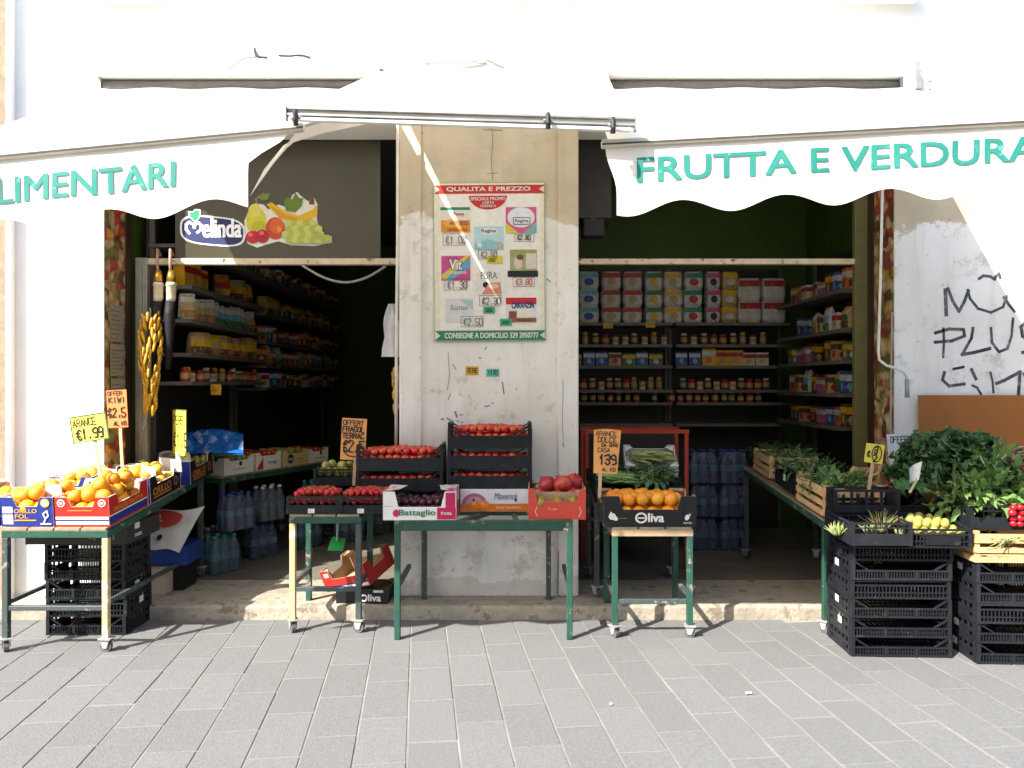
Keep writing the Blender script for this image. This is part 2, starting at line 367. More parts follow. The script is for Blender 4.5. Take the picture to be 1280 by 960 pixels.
# metal door frames: posts and head rails
m_alu = mat('dull aluminium', (0.42, 0.41, 0.38), rough=0.45, metal=0.6, var=0.25)
m_rail = mat('cream rail paint', (0.62, 0.52, 0.36), rough=0.5, wear=(0.10, 0.045, 0.02), wamt=0.28, wscale=16)
m_olive = mat('olive frame paint', (0.14, 0.13, 0.045), rough=0.5)
RZ = 2.625
for name, x0, x1, z0, z1, m in (('frame_post', -2.965, -2.87, FLOOR, RZ + .03, m_alu), ('head_rail', -2.868, -0.80, RZ - .025, RZ + .025, m_rail),
                                ('head_rail', 0.45, 2.70, RZ - .022, RZ + .022, m_rail), ('frame_post', 2.70, 2.80, FLOOR, 3.55, m_olive)):
    bevel(MB().box(x0, x1, FI + .004, FI + .062, z0, z1).build(name, m, bld), 0.005, 2)
MB().box(-2.93, -2.905, FI - .012, FI + .003, FLOOR, RZ).build('guide_channel', m_alu, bld)
# neighbouring house at the left edge
nb = thing('neighbour_house', 'tan stone corner of the neighbouring house at the left edge', 'building')
MB().box(-7, -3.665, 5.62, 9, -0.02, 6.5).build('wall', m_neigh, nb)
MB().box(-3.664, -3.645, 5.615, 5.699, -0.02, 6.5).build('corner_trim', m_white, nb)

# unseen house added behind the photographer, keeping low sky light out of the shop
ob = thing('added_opposite_house', 'unseen plain plastered house added across the street behind the viewer', 'building', (0, -9.5, 0))
MB().box(-22, 22, -.4, 0, -0.02, 8.6).build('wall', mat('opposite plaster', (0.45, 0.38, 0.29), rough=.9), ob)
for i in range(-5, 6):
    for z in (1.0, 4.6):
        o = MB().box(i * 3.6 - .55, i * 3.6 + .55, .002, .03, z, z + 2.1).build('window', mat('opposite shutter', (0.05, 0.10, 0.07), rough=.6), ob)
        MB().box(i * 3.6 - .7, i * 3.6 + .7, .002, .09, z - .12, z - .02).build('sill', m_white, o)
MB().box(-22.2, 22.2, -.5, .25, 8.61, 8.8).build('eaves', m_neigh, ob)

# wall cracks, nails, cable scars: thin real strips standing on the plaster
m_crack = mat('crack dirt', (0.27, 0.235, 0.19), rough=1)
def crack(pts, wd, y, parent, m=m_crack, name='crack'):
    f = Flat((0, y, 0), lift=0.0); f.strokes([[((px - CX) / FPX * y, CAMZ - (py - CY) / FPX * y) for px, py in pts]], wd, m); return f.build(name, parent)
crack([(615, 161), (616, 180), (614, 200), (616, 226)], 0.006, F + .018, pil); crack([(604, 162), (628, 163)], 0.007, F + .018, pil)
crack([(609, 217), (622, 216)], 0.005, F + .018, pil)
for pts in ([(560, 440), (562, 470), (559, 488)], [(566, 455), (570, 462)], [(563, 492), (560, 500)], [(628, 478), (630, 492)], [(606, 508), (612, 507)], [(626, 528), (634, 536), (640, 534)],
            [(552, 524), (554, 524)], [(559, 523), (563, 525)], [(569, 515), (571, 521)], [(575, 519), (578, 518)], [(571, 526), (574, 527)], [(577, 528), (579, 528)], [(562, 533), (566, 532)],
            [(704, 475), (703, 530), (705, 560)], [(698, 690), (697, 742)], [(527, 560), (526, 640)], [(606, 437), (608, 434)], [(599, 447), (601, 448)], [(684, 349), (688, 352)]):
    crack(pts, rnd.uniform(0.006, 0.013) if len(pts) == 2 else 0.004, F + (.018 if 530 < pts[0][0] < 693 else -.006), pil)
m_cable = mat('cable sheath', (0.30, 0.285, 0.25), rough=.6); m_dark = mat('blackened clamp', (0.03, 0.03, 0.03))
def cable(pts, r, label, name='cable', m=None, cat='cable', n=6, **k):
    # a smooth path through points
    pp = [Vector(p) for p in pts]; out = []
    for i in range(len(pp) - 1):
        a, b_, c, d = pp[max(i - 1, 0)], pp[i], pp[i + 1], pp[min(i + 2, len(pp) - 1)]
        for t in [q / 6 for q in range(6)]:
            out.append(0.5 * ((2 * b_) + (c - a) * t + (2 * a - 5 * b_ + 4 * c - d) * t * t + (3 * b_ - a - 3 * c + d) * t ** 3))
    out.append(pp[-1])
    o = MB().tube(out, r, n).build(name, m or m_cable, None, smooth=True); tag(o, label, cat, k.get('group')); return o
cable([P(238, 108, 5.66), P(265, 97, 5.68), P(290, 82, 5.68), P(305, 73, 5.68), P(320, 71, 5.685)], 0.011, 'pale cable rising from the left awning roller to a wall clamp')
cable([P(318, 60, 5.685), P(321, 70, 5.68), P(334, 72, 5.685)], 0.010, 'black frayed cable stub on the upper wall', m=m_dark)
cable([P(348, 69, 5.69), P(362, 70, 5.685), P(376, 69, 5.69), P(388, 72, 5.69)], 0.008, 'short dark wire lying along a wall crack', m=m_dark)
cable([P(762, 92, 5.66), P(800, 87, 5.68), P(840, 80, 5.69), P(872, 72, 5.69)], 0.010, 'thin grey cable rising right from the middle awning bracket', m=m_alu)
t = thing('wall_bracket', 'flat grey metal bracket fixed high above the middle awning', 'bracket')
for a, b_ in (((531, 76), (606, 73)), ((531, 84), (575, 82)), ((531, 75), (531, 85)), ((575, 82), (608, 77)), ((606, 72), (632, 84))):
    MB().bar(P(*a, 5.685), P(*b_, 5.685), 0.012, 0.012).build('strip', m_alu, t)
t = thing('wall_bracket', 'angled metal hook bracket on the wall right of the awning rollers', 'bracket')
MB().bar(P(1145, 78, 5.67), P(1147, 112, 5.67), 0.04, 0.05).build('plate', m_alu, t)
MB().tube([P(1152, 92, 5.6), P(1160, 102, 5.55), P(1167, 100, 5.5), P(1162, 112, 5.5)], 0.011).build('hook', m_alu, t)

# ================================================================ AWNINGS
m_cloth = mat('white awning canvas', (0.80, 0.77, 0.70), rough=0.9, var=0.05, scale=2, transl=0.22, bump=0.12, bscale=25)
m_bar = mat('awning bar cream', (0.66, 0.60, 0.50), rough=0.4, metal=0.2, var=0.15)
m_steel = mat('awning steel', (0.45, 0.45, 0.44), rough=0.35, metal=0.7)
m_teal = mat('teal lettering', (0.006, 0.15, 0.118), rough=0.7, col2=(0.016, 0.19, 0.152), scale=5, wear=(0.08, 0.30, 0.255), wamt=0.3, wscale=20)
def awning(label, rx0, rx1, rz, A, B, vlen, vshape, xcut, txt, sag=0.05):
    """rx0..rx1 roller extent, A/B front bar ends, vlen(x) valance drop, xcut(v) -> (left x, right x)"""
    t = thing('awning', label, 'awning', (0, 0, 0))
    A, B = Vector(A), Vector(B)
    ra, rb = Vector((rx0, F - .10, rz)), Vector((rx1, F - .10, rz))
    MB().tube([ra - Vector((0, 0, -.008)), rb - Vector((0, 0, -.008))], 0.040, 14).build('roller', mat('roller shade grey', (0.16, 0.155, 0.14), rough=.5), t, smooth=True)  # dark tone painted in for the roller's shade in its recess
    MB().box(rx0 - .02, rx1 + .02, F - .24, F - .002, rz + .056, rz + .072).build('roller_shade_hood', m_white, t)  # hood added to cast shade on the roller
    MB().box(rx0 - .02, rx1 + .02, F - .02, F - .003, rz - .05, rz + .054).build('roller_recess_shade', mat('roller recess shade', (0.12, 0.115, 0.10)), t)  # dark sheet painted as the shade of a recess behind the roller
    for p in (ra, rb): MB().box(p.x - .012, p.x + .012, F - .15, F - .003, rz - .06, rz + .054).build('roller_bracket', m_steel, t)
    fa, fb = ra + Vector((0, -.04, -.02)), rb + Vector((0, -.04, -.02))
    up = Vector((0, 0, .012))
    def cloth(u, v):
        p = fa.lerp(fb, u).lerp(A.lerp(B, u) + up, v)
        p.z -= sag * math.sin(math.pi * v) * (0.6 + 0.4 * math.sin(math.pi * u)) + 0.006 * math.sin(u * 23 + v * 4)
        return p
    MB().grid(cloth, 24, 10).build('canvas', m_cloth, t, smooth=True)
    d = (B - A).normalized()
    bar = MB().bar(A - d * .03, B + d * .03, 0.045, 0.034).build('front_bar', m_bar, t); bevel(bar, 0.006, 2)
    MB().bar(A - d * .03 + Vector((0, -.024, -.006)), B + d * .03 + Vector((0, -.024, -.006)), 0.004, 0.006).build('bar_groove_shade', mat('painted groove shade', (0.06, 0.06, 0.055)), t)  # dark strip painted on as the shade inside the bar's groove
    def val(x, v):
        u = (x - A.x) / (B.x - A.x); p = A.lerp(B, u)
        return Vector((x, p.y - .004 + (0.010 * math.sin(x * 13.2) + .001 * math.sin(x * 31 + 1)) * min(1, v / .25), p.z - .018 - v))
    def vg(u, w_):
        x0, x1 = xcut(0.3 * w_); x = x0 + (x1 - x0) * u
        return val(x, vlen(x) * w_)
    va = MB().grid(vg, 90, 8).build('valance', m_cloth, t, smooth=True)
    if txt:
        s, tx, tv, tw, th = txt
        fl = Flat(fn=lambda x, y, k: val(tx + x, tv - y) + Vector((0, -0.0032 - k, 0)))
        fl.text(s, 0, 0, tw, th, m_teal, bold=0.03); fl.build('lettering', va)
    # folding arms beneath the canvas
    for u in (0.16, 0.84):
        e = (A.lerp(B, u) + Vector((0, .03, -.02))); s_ = fa.lerp(fb, u) + Vector((0, .02, -.10)); k = e.lerp(s_, .5) + Vector((.26 if u < .5 else -.26, 0, -.03))
        MB().bar(s_, k, .035, .05).build('folding_arm', m_bar, t); MB().bar(k, e, .03, .045).build('folding_arm', m_bar, t)
    return t, val
A_, B_ = (-2.98, 3.5, 2.624), (-0.967, 3.5, 2.815)
sm = lambda t: max(0, min(1, t)) ** 2 * (3 - 2 * max(0, min(1, t)))
aw1, val1 = awning('white awning with green ALIMENTARI lettering over the left doorway', -2.955, -0.978, 3.80, A_, B_,
    lambda x: .300 - .034 * math.cos(2 * math.pi * (x + 1.353) / .475), None, lambda v: (-2.98, -1.0 - .19 * sm(v / .12)),
    ('ALIMENTARI', -2.445, .196, .93, .112))
# loose side flap hanging from the right edge of the left awning
fl = [Vector(B_) + Vector((-.005, .02, 0)), Vector((-1.002, F - .16, 3.77)), P(480, 150, 5.45), P(313, 246, 3.56)]
fb = [(0, P(312, 246, 3.56)), (.10, P(330, 212, 3.75)), (.25, P(354, 182, 4.0)), (.55, P(402, 167, 4.55)), (1, P(480, 150, 5.45))]
def flb(u):
    for (u0, p0), (u1, p1) in zip(fb, fb[1:]):
        if u <= u1: return p0.lerp(p1, (u - u0) / (u1 - u0))
    return fb[-1][1]
MB().grid(lambda u, v: (fl[0].lerp(fl[1], u) - Vector((0, 0, .05 * math.sin(math.pi * u)))).lerp(flb(u), v) + Vector((.012 * math.sin(u * 14) * v * (1 - v), 0, 0)), 20, 6).build('side_flap', m_cloth, aw1, smooth=True)
aw3, val3 = awning('white awning with green FRUTTA E VERDURA lettering over the right doorway', 0.60, 2.79, 3.80, (0.433, 3.5, 2.742), (2.75, 3.5, 2.867),
    lambda x: .283 - .03 * math.cos(2 * math.pi * (x - .758) / .465), None, lambda v: (.420 + .052 * sm(v / .2), 2.75),
    ('FRUTTA E VERDURA', 0.566, .162, 1.80, .108))
# middle awning: shorter, no valance, thin double rail
t = thing('awning', 'plain white middle awning with double steel rail between the lettered awnings', 'awning')
ra, rb = Vector((-.965, F - .10, 3.905)), Vector((.675, F - .10, 3.905))
MB().tube([ra, rb], 0.03, 12).build('roller', m_bar, t, smooth=True)
for p in (ra, rb):
    MB().box(p.x - .02, p.x + .02, F - .16, F - .003, 3.83, 3.955).build('roller_bracket', m_steel, t)
ca, cb = P(358, 139, 3.42), P(794, 152.5, 3.42)
MB().grid(lambda u, v: (ra.lerp(rb, u) + Vector((0, -.031, 0))).lerp(ca.lerp(cb, u) + Vector((0, .01, .012)), v) - Vector((.075 * min(1, v * 2.2) * (1 - v * .6) * (1 - u), 0, .035 * math.sin(math.pi * v))), 20, 10).build('canvas', m_cloth, t, smooth=True)  # left edge bulged in shape to trim the sun streak on the pillar
for dz in (.012, -.016): MB().bar(ca + Vector((0, 0, dz)), cb + Vector((0, 0, dz)), .03, .009).build('rail', m_steel, t)
MB().bar(ca + Vector((0, .008, -.002)), cb + Vector((0, .008, -.002)), .01, .016).build('rail_core', m_bar, t)
MB().bar(ca + Vector((.02, .005, -.034)), cb + Vector((-.02, .005, -.034)), .03, .012).build('hem_bar', mat('white hem', (.8, .78, .74)), t)
for px, py in ((370, 147), (685, 151), (766, 157)):
    c = P(px, py, 3.38); k = MB().tube([c + Vector((0, 0, .03)), c + Vector((0, -.012, .012)), c + Vector((0, -.012, -.012)), c + Vector((0, 0, -.034))], .012, 8).build('clamp', mat('black plastic', (.02, .02, .02), rough=.4), t)
    MB().tube([c + Vector((-.02, 0, 0)), c + Vector((.02, 0, 0))], .009, 8).build('screw', m_steel, k)
for p in (ca, cb): MB().box(p.x - .004, p.x + .004, p.y - .02, p.y + .02, p.z - .04, p.z + .025).build('end_cap', m_steel, t)
# crank rods
o = MB().tube([P(497, 155, 5.55), P(497, 300, 5.58), P(495.5, 420, 5.6), P(495, 556, 5.62)], 0.011, 8).build('crank_rod', mat('white rod enamel', (.72, .68, .6), rough=.4), smooth=True)
tag(o, 'white vertical awning rod beside the left edge of the pillar', 'rod')
t = thing('awning_crank', 'white awning crank with grey hook handle hanging by the right doorway', 'crank')
MB().tube([P(1103, 232, 5.62), P(1101, 330, 5.62), P(1098, 440, 5.62), P(1099, 450, 5.62), P(1108, 457, 5.60), P(1122, 461, 5.58), P(1131, 466, 5.57), P(1134, 473, 5.57)], 0.010, 8).build('rod', MATS['white rod enamel'], t, smooth=True)
MB().tube([P(1134, 474, 5.57), P(1134, 497, 5.57)], 0.016, 10).build('grip', mat('grey grip', (.3, .3, .29)), t, smooth=True)
o = MB().tube([P(1115, 390, 5.68), P(1114, 470, 5.68), P(1113, 560, 5.68)], 0.007, 6).build('wire', m_cable); tag(o, 'thin pale wire down the edge of the right doorway', 'wire')
# ================================================================ THE SHOP INSIDE
m_shelf = mat('shelf enamel', (0.13, 0.115, 0.095), rough=0.5, var=0.2)
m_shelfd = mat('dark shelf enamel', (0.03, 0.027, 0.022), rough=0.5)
def shelf_unit(label, x0, x1, y0, y1, zs, ztop, back, m=m_shelf, zb=FLOOR):
    """back: 'x-','x+','y+' side that carries the back panel"""
    t = thing('shelf_unit', label, 'shelf', ((x0 + x1) / 2, (y0 + y1) / 2, zb))
    o = Vector(t.location)
    def pb(n, a, b, c, d, e, f, mm=m): MB().box(a - o.x, b - o.x, c - o.y, d - o.y, e - o.z, f - o.z).build(n, mm, t)
    for z in zs: pb('shelf_board', x0, x1, y0, y1, z - .03, z)
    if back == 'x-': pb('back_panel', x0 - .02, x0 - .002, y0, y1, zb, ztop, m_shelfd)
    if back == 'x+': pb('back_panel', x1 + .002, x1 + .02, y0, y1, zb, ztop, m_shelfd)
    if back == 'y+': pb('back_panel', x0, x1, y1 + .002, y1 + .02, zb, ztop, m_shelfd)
    if back == 'y+':
        for x in (x0, x1): pb('upright', x - .015, x + .015, y1 - .05, y1, zb, ztop)
    else:
        xb = x0 if back == 'x-' else x1
        for y in (y0 + .03, y1 - .03): pb('upright', xb - .0 if back == 'x-' else xb - .04, xb + .04 if back == 'x-' else xb, y - .015, y + .015, zb, ztop)
    return t
LS1 = [1.68, 1.913, 2.19, 2.465, 2.80]; LS2 = [1.62, 1.86, 2.12, 2.42, 2.80]
shelf_unit('pale wall shelf full of snack bags just inside the left doorway', -2.95, -2.60, 6.30, 8.15, LS1, 3.1, 'x-')
shelf_unit('pale wall shelf deeper in the left shop, in the dark', -2.95, -2.60, 8.20, 12.0, LS2, 3.2, 'x-')
RS = [1.25, 1.47, 1.60, 1.85, 2.07, 2.295]
shelf_unit('back shelf at left in the right shop, stacked with toilet paper', 0.60, 1.66, 8.02, 8.40, RS, 2.9, 'y+')
shelf_unit('back shelf at right in the right shop, stacked with paper rolls', 1.70, 2.88, 8.02, 8.40, RS, 2.9, 'y+')
shelf_unit('side shelf receding along the right wall of the right shop', 2.72, 3.12, 6.45, 7.98, [1.3, 1.58, 1.86, 2.12, 2.45], 2.9, 'x+')

# ---- packages: prototypes of mesh data, then individuals
INK = {k: paint(v, 'pack ' + k, wear={'wht':'#6d6a66','yel':'#7a3c10','crm':'#5b4526','sky':'#c9c5ba','blk':'#303030'}.get(k,'#b8a888'), wamt=.30, wscale=30, var=.35, scale=12) for k, v in dict(red='#a8201c', yel='#d9a514', ora='#c8641a', blu='#27458f', grn='#2f6b2c', wht='#c9c5ba', crm='#b79a68', brn='#5b3520', pnk='#b5477a', sky='#6fa6bd', blk='#151515', tan='#96703c', lil='#8a7ba6', teal='#1f7a74').items()}
def pack_box(w, d, h, base, band, spot):
    b = MB(); b.box(-w / 2, w / 2, -d / 2, d / 2, 0, h, INK[base])
    e = .0015
    for (a, c) in ((-1, 1),):
        b.add([(-w / 2, -d / 2 - e, h * .58), (w / 2, -d / 2 - e, h * .58), (w / 2, -d / 2 - e, h * .86), (-w / 2, -d / 2 - e, h * .86)], [(0, 1, 2, 3)], INK[band])
        b.add([(w * .22 * math.cos(t * .5236) , -d / 2 - 2 * e, h * .34 + h * .2 * math.sin(t * .5236)) for t in range(12)], [tuple(range(12))], INK[spot])
    # right side print as well (these faces are seen on the wall shelves)
    b.add([(w / 2 + e, -d / 2, h * .55), (w / 2 + e, d / 2, h * .55), (w / 2 + e, d / 2, h * .85), (w / 2 + e, -d / 2, h * .85)], [(0, 1, 2, 3)], INK[band])
    b.add([(w / 2 + 2 * e, d * .3 * math.cos(t * .5236), h * .3 + h * .17 * math.sin(t * .5236)) for t in range(12)], [tuple(range(12))], INK[spot])
    return b.mesh('package')
def pack_bag(w, d, h, base, band, spot):                       # pillow bag with a pinched top
    b = MB(); n = 10; prof = [(0, .82), (.06, 1.0), (.35, 1.05), (.66, .95), (.86, .62), (.95, .25), (1.0, .22)]
    vs = []; ph = rnd.uniform(0, 6)
    for z, k in prof:
        for i in range(n):
            a = 2 * math.pi * i / n; x = math.copysign(abs(math.cos(a)) ** .5, math.cos(a)) * w / 2; y = math.copysign(abs(math.sin(a)) ** .6, math.sin(a)) * d / 2
            x *= (.86 + .14 * k if z > .7 else k); vs.append((x + .004 * math.sin(ph + 9 * z), y * k, z * h * (1 + .03 * math.sin(a * 2 + ph))))
    for j in range(len(prof) - 1):
        fs = [(j * n + i, j * n + (i + 1) % n, (j + 1) * n + (i + 1) % n, (j + 1) * n + i) for i in range(n)]
        if j == 0: b.add(vs, fs, INK[base])
        else:
            b.f += fs; b.m += [b.mi(INK[(band if j == 2 else spot if j == 1 else base) if math.sin(2 * math.pi * (i + .5) / n) < -.45 else base]) for i in range(n)]
    b.smooth = False
    return b.mesh('snack_bag')
def jar_mesh(r, h, body, lid):
    b = MB(); b.lathe([(r * .95, 0), (r, h * .08), (r, h * .72), (r * .8, h * .8)], 12, INK[body]); b.lathe([(r * .84, h * .8), (r * .84, h)], 12, INK[lid])
    b.lathe([(r * 1.01, h * .22), (r * 1.01, h * .62)], 12, INK['crm'], cap=False); return b.mesh('jar')
def bottle_mesh(r, h, body, cap):
    b = MB(); b.lathe([(r * .9, 0), (r, h * .04), (r * .96, h * .3), (r, h * .34), (r, h * .6), (r * .9, h * .68), (r * .42, h * .86), (r * .38, h * .93)], 12, body)
    b.lathe([(r * .42, h * .93), (r * .42, h)], 10, cap); b.lathe([(r * 1.012, h * .38), (r * 1.012, h * .56)], 12, paint('#3d5a6c'), cap=False); b.smooth = True
    return b.mesh('bottle')
PB = {k: [pack_box(*a) for a in v] for k, v in dict(
  yellow=[(.16, .10, .20, 'yel', 'red', 'crm'), (.14, .09, .22, 'yel', 'wht', 'ora')],
  red=[(.15, .10, .21, 'red', 'yel', 'wht'), (.13, .08, .19, 'red', 'wht', 'yel')],
  mixed=[(.13, .09, .17, 'crm', 'brn', 'red'), (.12, .09, .18, 'blu', 'wht', 'sky'), (.14, .09, .16, 'grn', 'yel', 'wht'), (.13, .09, .17, 'wht', 'red', 'yel'), (.12, .08, .19, 'brn', 'yel', 'crm'), (.14, .09, .15, 'pnk', 'wht', 'lil'), (.12, .08, .18, 'ora', 'wht', 'brn')]).items()}
BG = dict(tan=[pack_bag(.17, .11, .22, 'tan', 'yel', 'ora'), pack_bag(.16, .11, .21, 'crm', 'yel', 'brn'), pack_bag(.15, .10, .20, 'yel', 'crm', 'tan')],
  clear=[pack_bag(.15, .10, .21, 'wht', 'crm', 'tan'), pack_bag(.14, .09, .22, 'wht', 'sky', 'grn'), pack_bag(.15, .10, .20, 'crm', 'grn', 'brn')],
  red=[pack_bag(.17, .11, .23, 'red', 'yel', 'wht'), pack_bag(.16, .11, .22, 'ora', 'red', 'yel')])
JR = [jar_mesh(.035, .12, 'brn', 'wht'), jar_mesh(.038, .11, 'red', 'red'), jar_mesh(.032, .13, 'tan', 'yel'), jar_mesh(.035, .10, 'wht', 'red')]
def goods(meshes, spots, name, label, cat, group, rz=0.0, jr=.10):
    for (x, y, z) in spots:
        if rnd.random() < .07: continue
        o = tag(put(name, meshes[rnd.randrange(len(meshes))], None, (x, y, z), (rnd.uniform(-.03, .03), rnd.uniform(-.03, .03), rz + rnd.uniform(-jr, jr) * 1.6)), label, cat, group)
        k = rnd.uniform(.84, 1.02); o.scale = (rnd.uniform(.85, 1.0), rnd.uniform(.85, 1.0), k)
def run(a, b, step, x, z, jx=.02):  # along Y
    y = a; out = []
    while y < b: out.append((x + rnd.uniform(-jx, jx), y, z)); y += step * rnd.uniform(.92, 1.12)
    return out
def runx(a, b, step, y, z, jy=.015):
    x = a; out = []
    while x < b: out.append((x, y + rnd.uniform(-jy, jy), z)); x += step * rnd.uniform(.95, 1.08)
    return out
SX = -2.70; e = .002; HP = math.pi / 2
goods(PB['yellow'], run(6.40, 6.86, .155, SX, LS1[3] + e), 'snack_box', 'yellow carton on the second shelf from the top by the left doorway', 'carton', 'yellow cartons by the left doorway', HP - .3)
goods(BG['red'] + BG['tan'], run(6.98, 8.08, .18, SX, LS1[3] + e), 'snack_bag', 'red or yellow snack bag beside the yellow cartons on the left shelf', 'bag', 'bags beside the yellow cartons', HP - .8)
goods(BG['clear'], run(6.40, 8.08, .155, SX, LS1[2] + e), 'snack_bag', 'clear bag of dry goods on the shelf below the yellow cartons', 'bag', 'clear bags below the yellow cartons', HP - .8)
goods(BG['tan'], run(6.42, 8.08, .175, SX, LS1[1] + e), 'snack_bag', 'tan and yellow biscuit bag on the second lowest left shelf', 'bag', 'biscuit bags on the second lowest left shelf', HP - .8)
goods(JR, run(6.36, 8.1, .085, SX + .02, LS1[0] + e), 'food_jar', 'small lidded jar on the lowest left shelf', 'jar', 'jars on the lowest left shelf', 0)
goods(PB['mixed'] + PB['red'], run(6.38, 8.08, .145, SX, LS1[4] + e), 'food_carton', 'small food carton on the topmost left shelf behind the logo panel', 'carton', 'cartons on the topmost left shelf', HP)
for i, z in enumerate(LS2):
    ms = [PB['mixed'], BG['clear'] + PB['red'], PB['mixed'] + PB['red'], BG['tan'] + PB['mixed'], PB['mixed']][i]
    wd = ['lowest', 'second lowest', 'middle', 'second highest', 'highest'][i]
    goods(ms, run(8.32, 11.9, .17, SX, z + e), 'food_packet', 'food packet on the %s shelf deep in the dark left shop' % wd, 'packet', 'packets on the %s deep left shelf' % wd, HP - .5)
# toilet paper packs: soft wrapped 2 x 2 rolls
def tp_mesh(w, d, h, base, band, spot):
    b = MB(); n = 7
    def sq(a, bb): return math.copysign(abs(a) ** .35, a) * bb
    b.grid(lambda u, v: (sq(math.cos(u * 2 * math.pi), w / 2) * (1 - .12 * (abs(2 * v - 1) ** 4)), sq(math.sin(u * 2 * math.pi), d / 2) * (1 - .12 * (abs(2 * v - 1) ** 4)), v * h), 20, 5, INK[base])
    b.add([(-w * .45, -d * .45, h), (w * .45, -d * .45, h), (w * .45, d * .45, h), (-w * .45, d * .45, h)], [(0, 1, 2, 3)], INK[base])
    e = -d / 2 - .003
    b.add([(-w * .44, e, h * .62), (w * .44, e, h * .62), (w * .44, e, h * .9), (-w * .44, e, h * .9)], [(0, 1, 2, 3)], INK[band])
    b.add([(w * .24 * math.cos(t * .5236), e - .002, h * .38 + h * .22 * math.sin(t * .5236)) for t in range(12)], [tuple(range(12))], INK[spot])
    return b.mesh('paper_pack')
TPs = [('blue and white', tp_mesh(.22, .22, .175, 'wht', 'sky', 'blu')), ('red rimmed white', tp_mesh(.21, .22, .175, 'wht', 'red', 'crm')), ('red rimmed white', None), ('green and yellow', tp_mesh(.19, .2, .175, 'wht', 'grn', 'yel')),
       ('white and yellow', tp_mesh(.20, .2, .175, 'wht', 'yel', 'crm')), ('red and teal', tp_mesh(.20, .2, .175, 'wht', 'teal', 'red')), ('pink and white', tp_mesh(.15, .2, .175, 'wht', 'pnk', 'blk')), ('cream', tp_mesh(.17, .2, .175, 'crm', 'yel', 'wht'))]
TPs[2] = ('red rimmed white', TPs[1][1])
x = .80
for i, (nm, me) in enumerate(TPs):
    wd = max(v.co.x for v in me.vertices) * 2 + .012
    for k in range(3):
        tag(put('paper_pack', me, None, (x + rnd.uniform(-.006, .006), 8.16, 2.297 + k * .178), (0, 0, rnd.uniform(-.05, .05))),
            '%s paper pack in the stacked row on the top back shelf' % nm, 'paper pack', '%s paper packs on the back shelf' % nm)
    x += wd
kt = tp_mesh(.25, .22, .23, 'wht', 'red', 'wht')
for i in range(2):
    for k in range(2):
        tag(put('kitchen_roll_pack', kt, None, (2.475 + i * .255, 8.17, 2.297 + k * .233), (0, 0, rnd.uniform(-.06, .06))), 'large white and red kitchen roll pack on the top back shelf', 'paper pack', 'kitchen roll packs on the back shelf')
for zi, (z, ms, nm, st) in enumerate(((2.072, JR, 'food_jar', .10), (1.852, PB['mixed'][:4] + PB['yellow'], 'food_carton', .135), (1.602, JR, 'food_jar', .085))):
    wd = ['first', 'second', 'third'][zi]; sc = [1, .8, 1][zi]
    for o_ in runx(.66, 2.68, st * 1.02, 8.14, z):
        if 1.60 < o_[0] < 1.75: continue
        c = put(nm, ms[rnd.randrange(len(ms))], None, o_, (0, 0, rnd.uniform(-.1, .1))); c.scale = (1, 1, sc)
        tag(c, 'small %s on the %s back shelf below the toilet paper' % (nm.replace('_', ' '), wd), nm.split('_')[1], '%ss on the %s back shelf' % (nm.replace('_', ' '), wd))
goods(JR[:2], runx(.66, 2.6, .09, 8.12, 1.472), 'small_tin', 'small tin on the lowest visible back shelf of the right shop', 'tin', 'tins on the lowest back shelf')
for i, z in enumerate([1.3, 1.58, 1.86, 2.12, 2.45]):
    goods((BG['clear'] + PB['mixed']) if i % 2 else PB['mixed'], run(6.55, 7.9, .17, 2.84, z + e), 'food_packet', 'food packet on the %s shelf of the right wall' % ['lowest', 'second', 'third', 'fourth', 'top'][i], 'packet', 'packets on the %s right wall shelf' % ['lowest', 'second', 'third', 'fourth', 'top'][i], -HP)
# little shelf price tickets
for i, (p, lb) in enumerate(((P(270, 487, 6.62), 'yellow price ticket hanging under the lowest left shelf'), (P(760, 407, 7.99), 'yellow shelf ticket below the first toilet paper stacks'), (P(813, 406, 7.99), 'yellow shelf ticket below the fourth toilet paper stack'))):
    s_ = .045 if i == 0 else .05
    f = Flat(p, lift=0); f.rect(-s_, -s_ * (1 if i == 0 else .55), s_, s_ * (1 if i == 0 else .55), INK['yel']); f.write('6' if i == 0 else '0.99', -s_ * .5, -s_ * .5 if i == 0 else -s_ * .25, s_ * (1 if i == 0 else .5), INK['brn'])
    tag(f.build('price_ticket'), lb, 'ticket')

# ---- logo panel above the left head rail
gp = thing('logo_panel', 'dark translucent panel with a fruit logo above the left doorway rail', 'panel', (-2.66, 6.13, 2.652))
m_pan = mat('smoked acrylic', (0.052, 0.047, 0.026), rough=0.25, var=0.08, scale=2, spec=0.5)
MB().box(0, 1.62, 0, .006, 0, 1.0).build('sheet', m_pan, gp)
m_or = lambda h: paint(h)
def ink(h): return paint(h)
def L2(px, py): return ((px - 215) / 159.0, (330 - py) / 159.0 - .003)       # photo pixel to panel metres (159 px per metre at this depth)
st = Flat((0, -.001, 0)); q = lambda pts, m: st.poly([L2(*p) for p in pts], m)
pts = []
for i in range(36):
    a = 2 * math.pi * i / 36; ex = 41 * math.copysign(abs(math.cos(a)) ** .62, math.cos(a)); ey = 18.5 * math.copysign(abs(math.sin(a)) ** .62, math.sin(a))
    pts.append((262 + ex, 295 - ey + ex * .09))
q(pts, ink('#dfe3e6')); q([(262 + (x - 262) * .94, 295.3 + (y - 295.3) * .9) for x, y in pts], ink('#1a2258'))
for s_ in (1, .78):
    c_ = ink('#dfe6e0') if s_ == 1 else ink('#1f8a5c')
    q([(240 + (x - 240) * s_, 276 + (y - 276) * s_) for x, y in ((239, 284), (233, 278), (231, 270), (237, 271), (240, 267), (247, 268), (247, 276), (243, 283))], c_)
wt = ink('#f2f2f2')
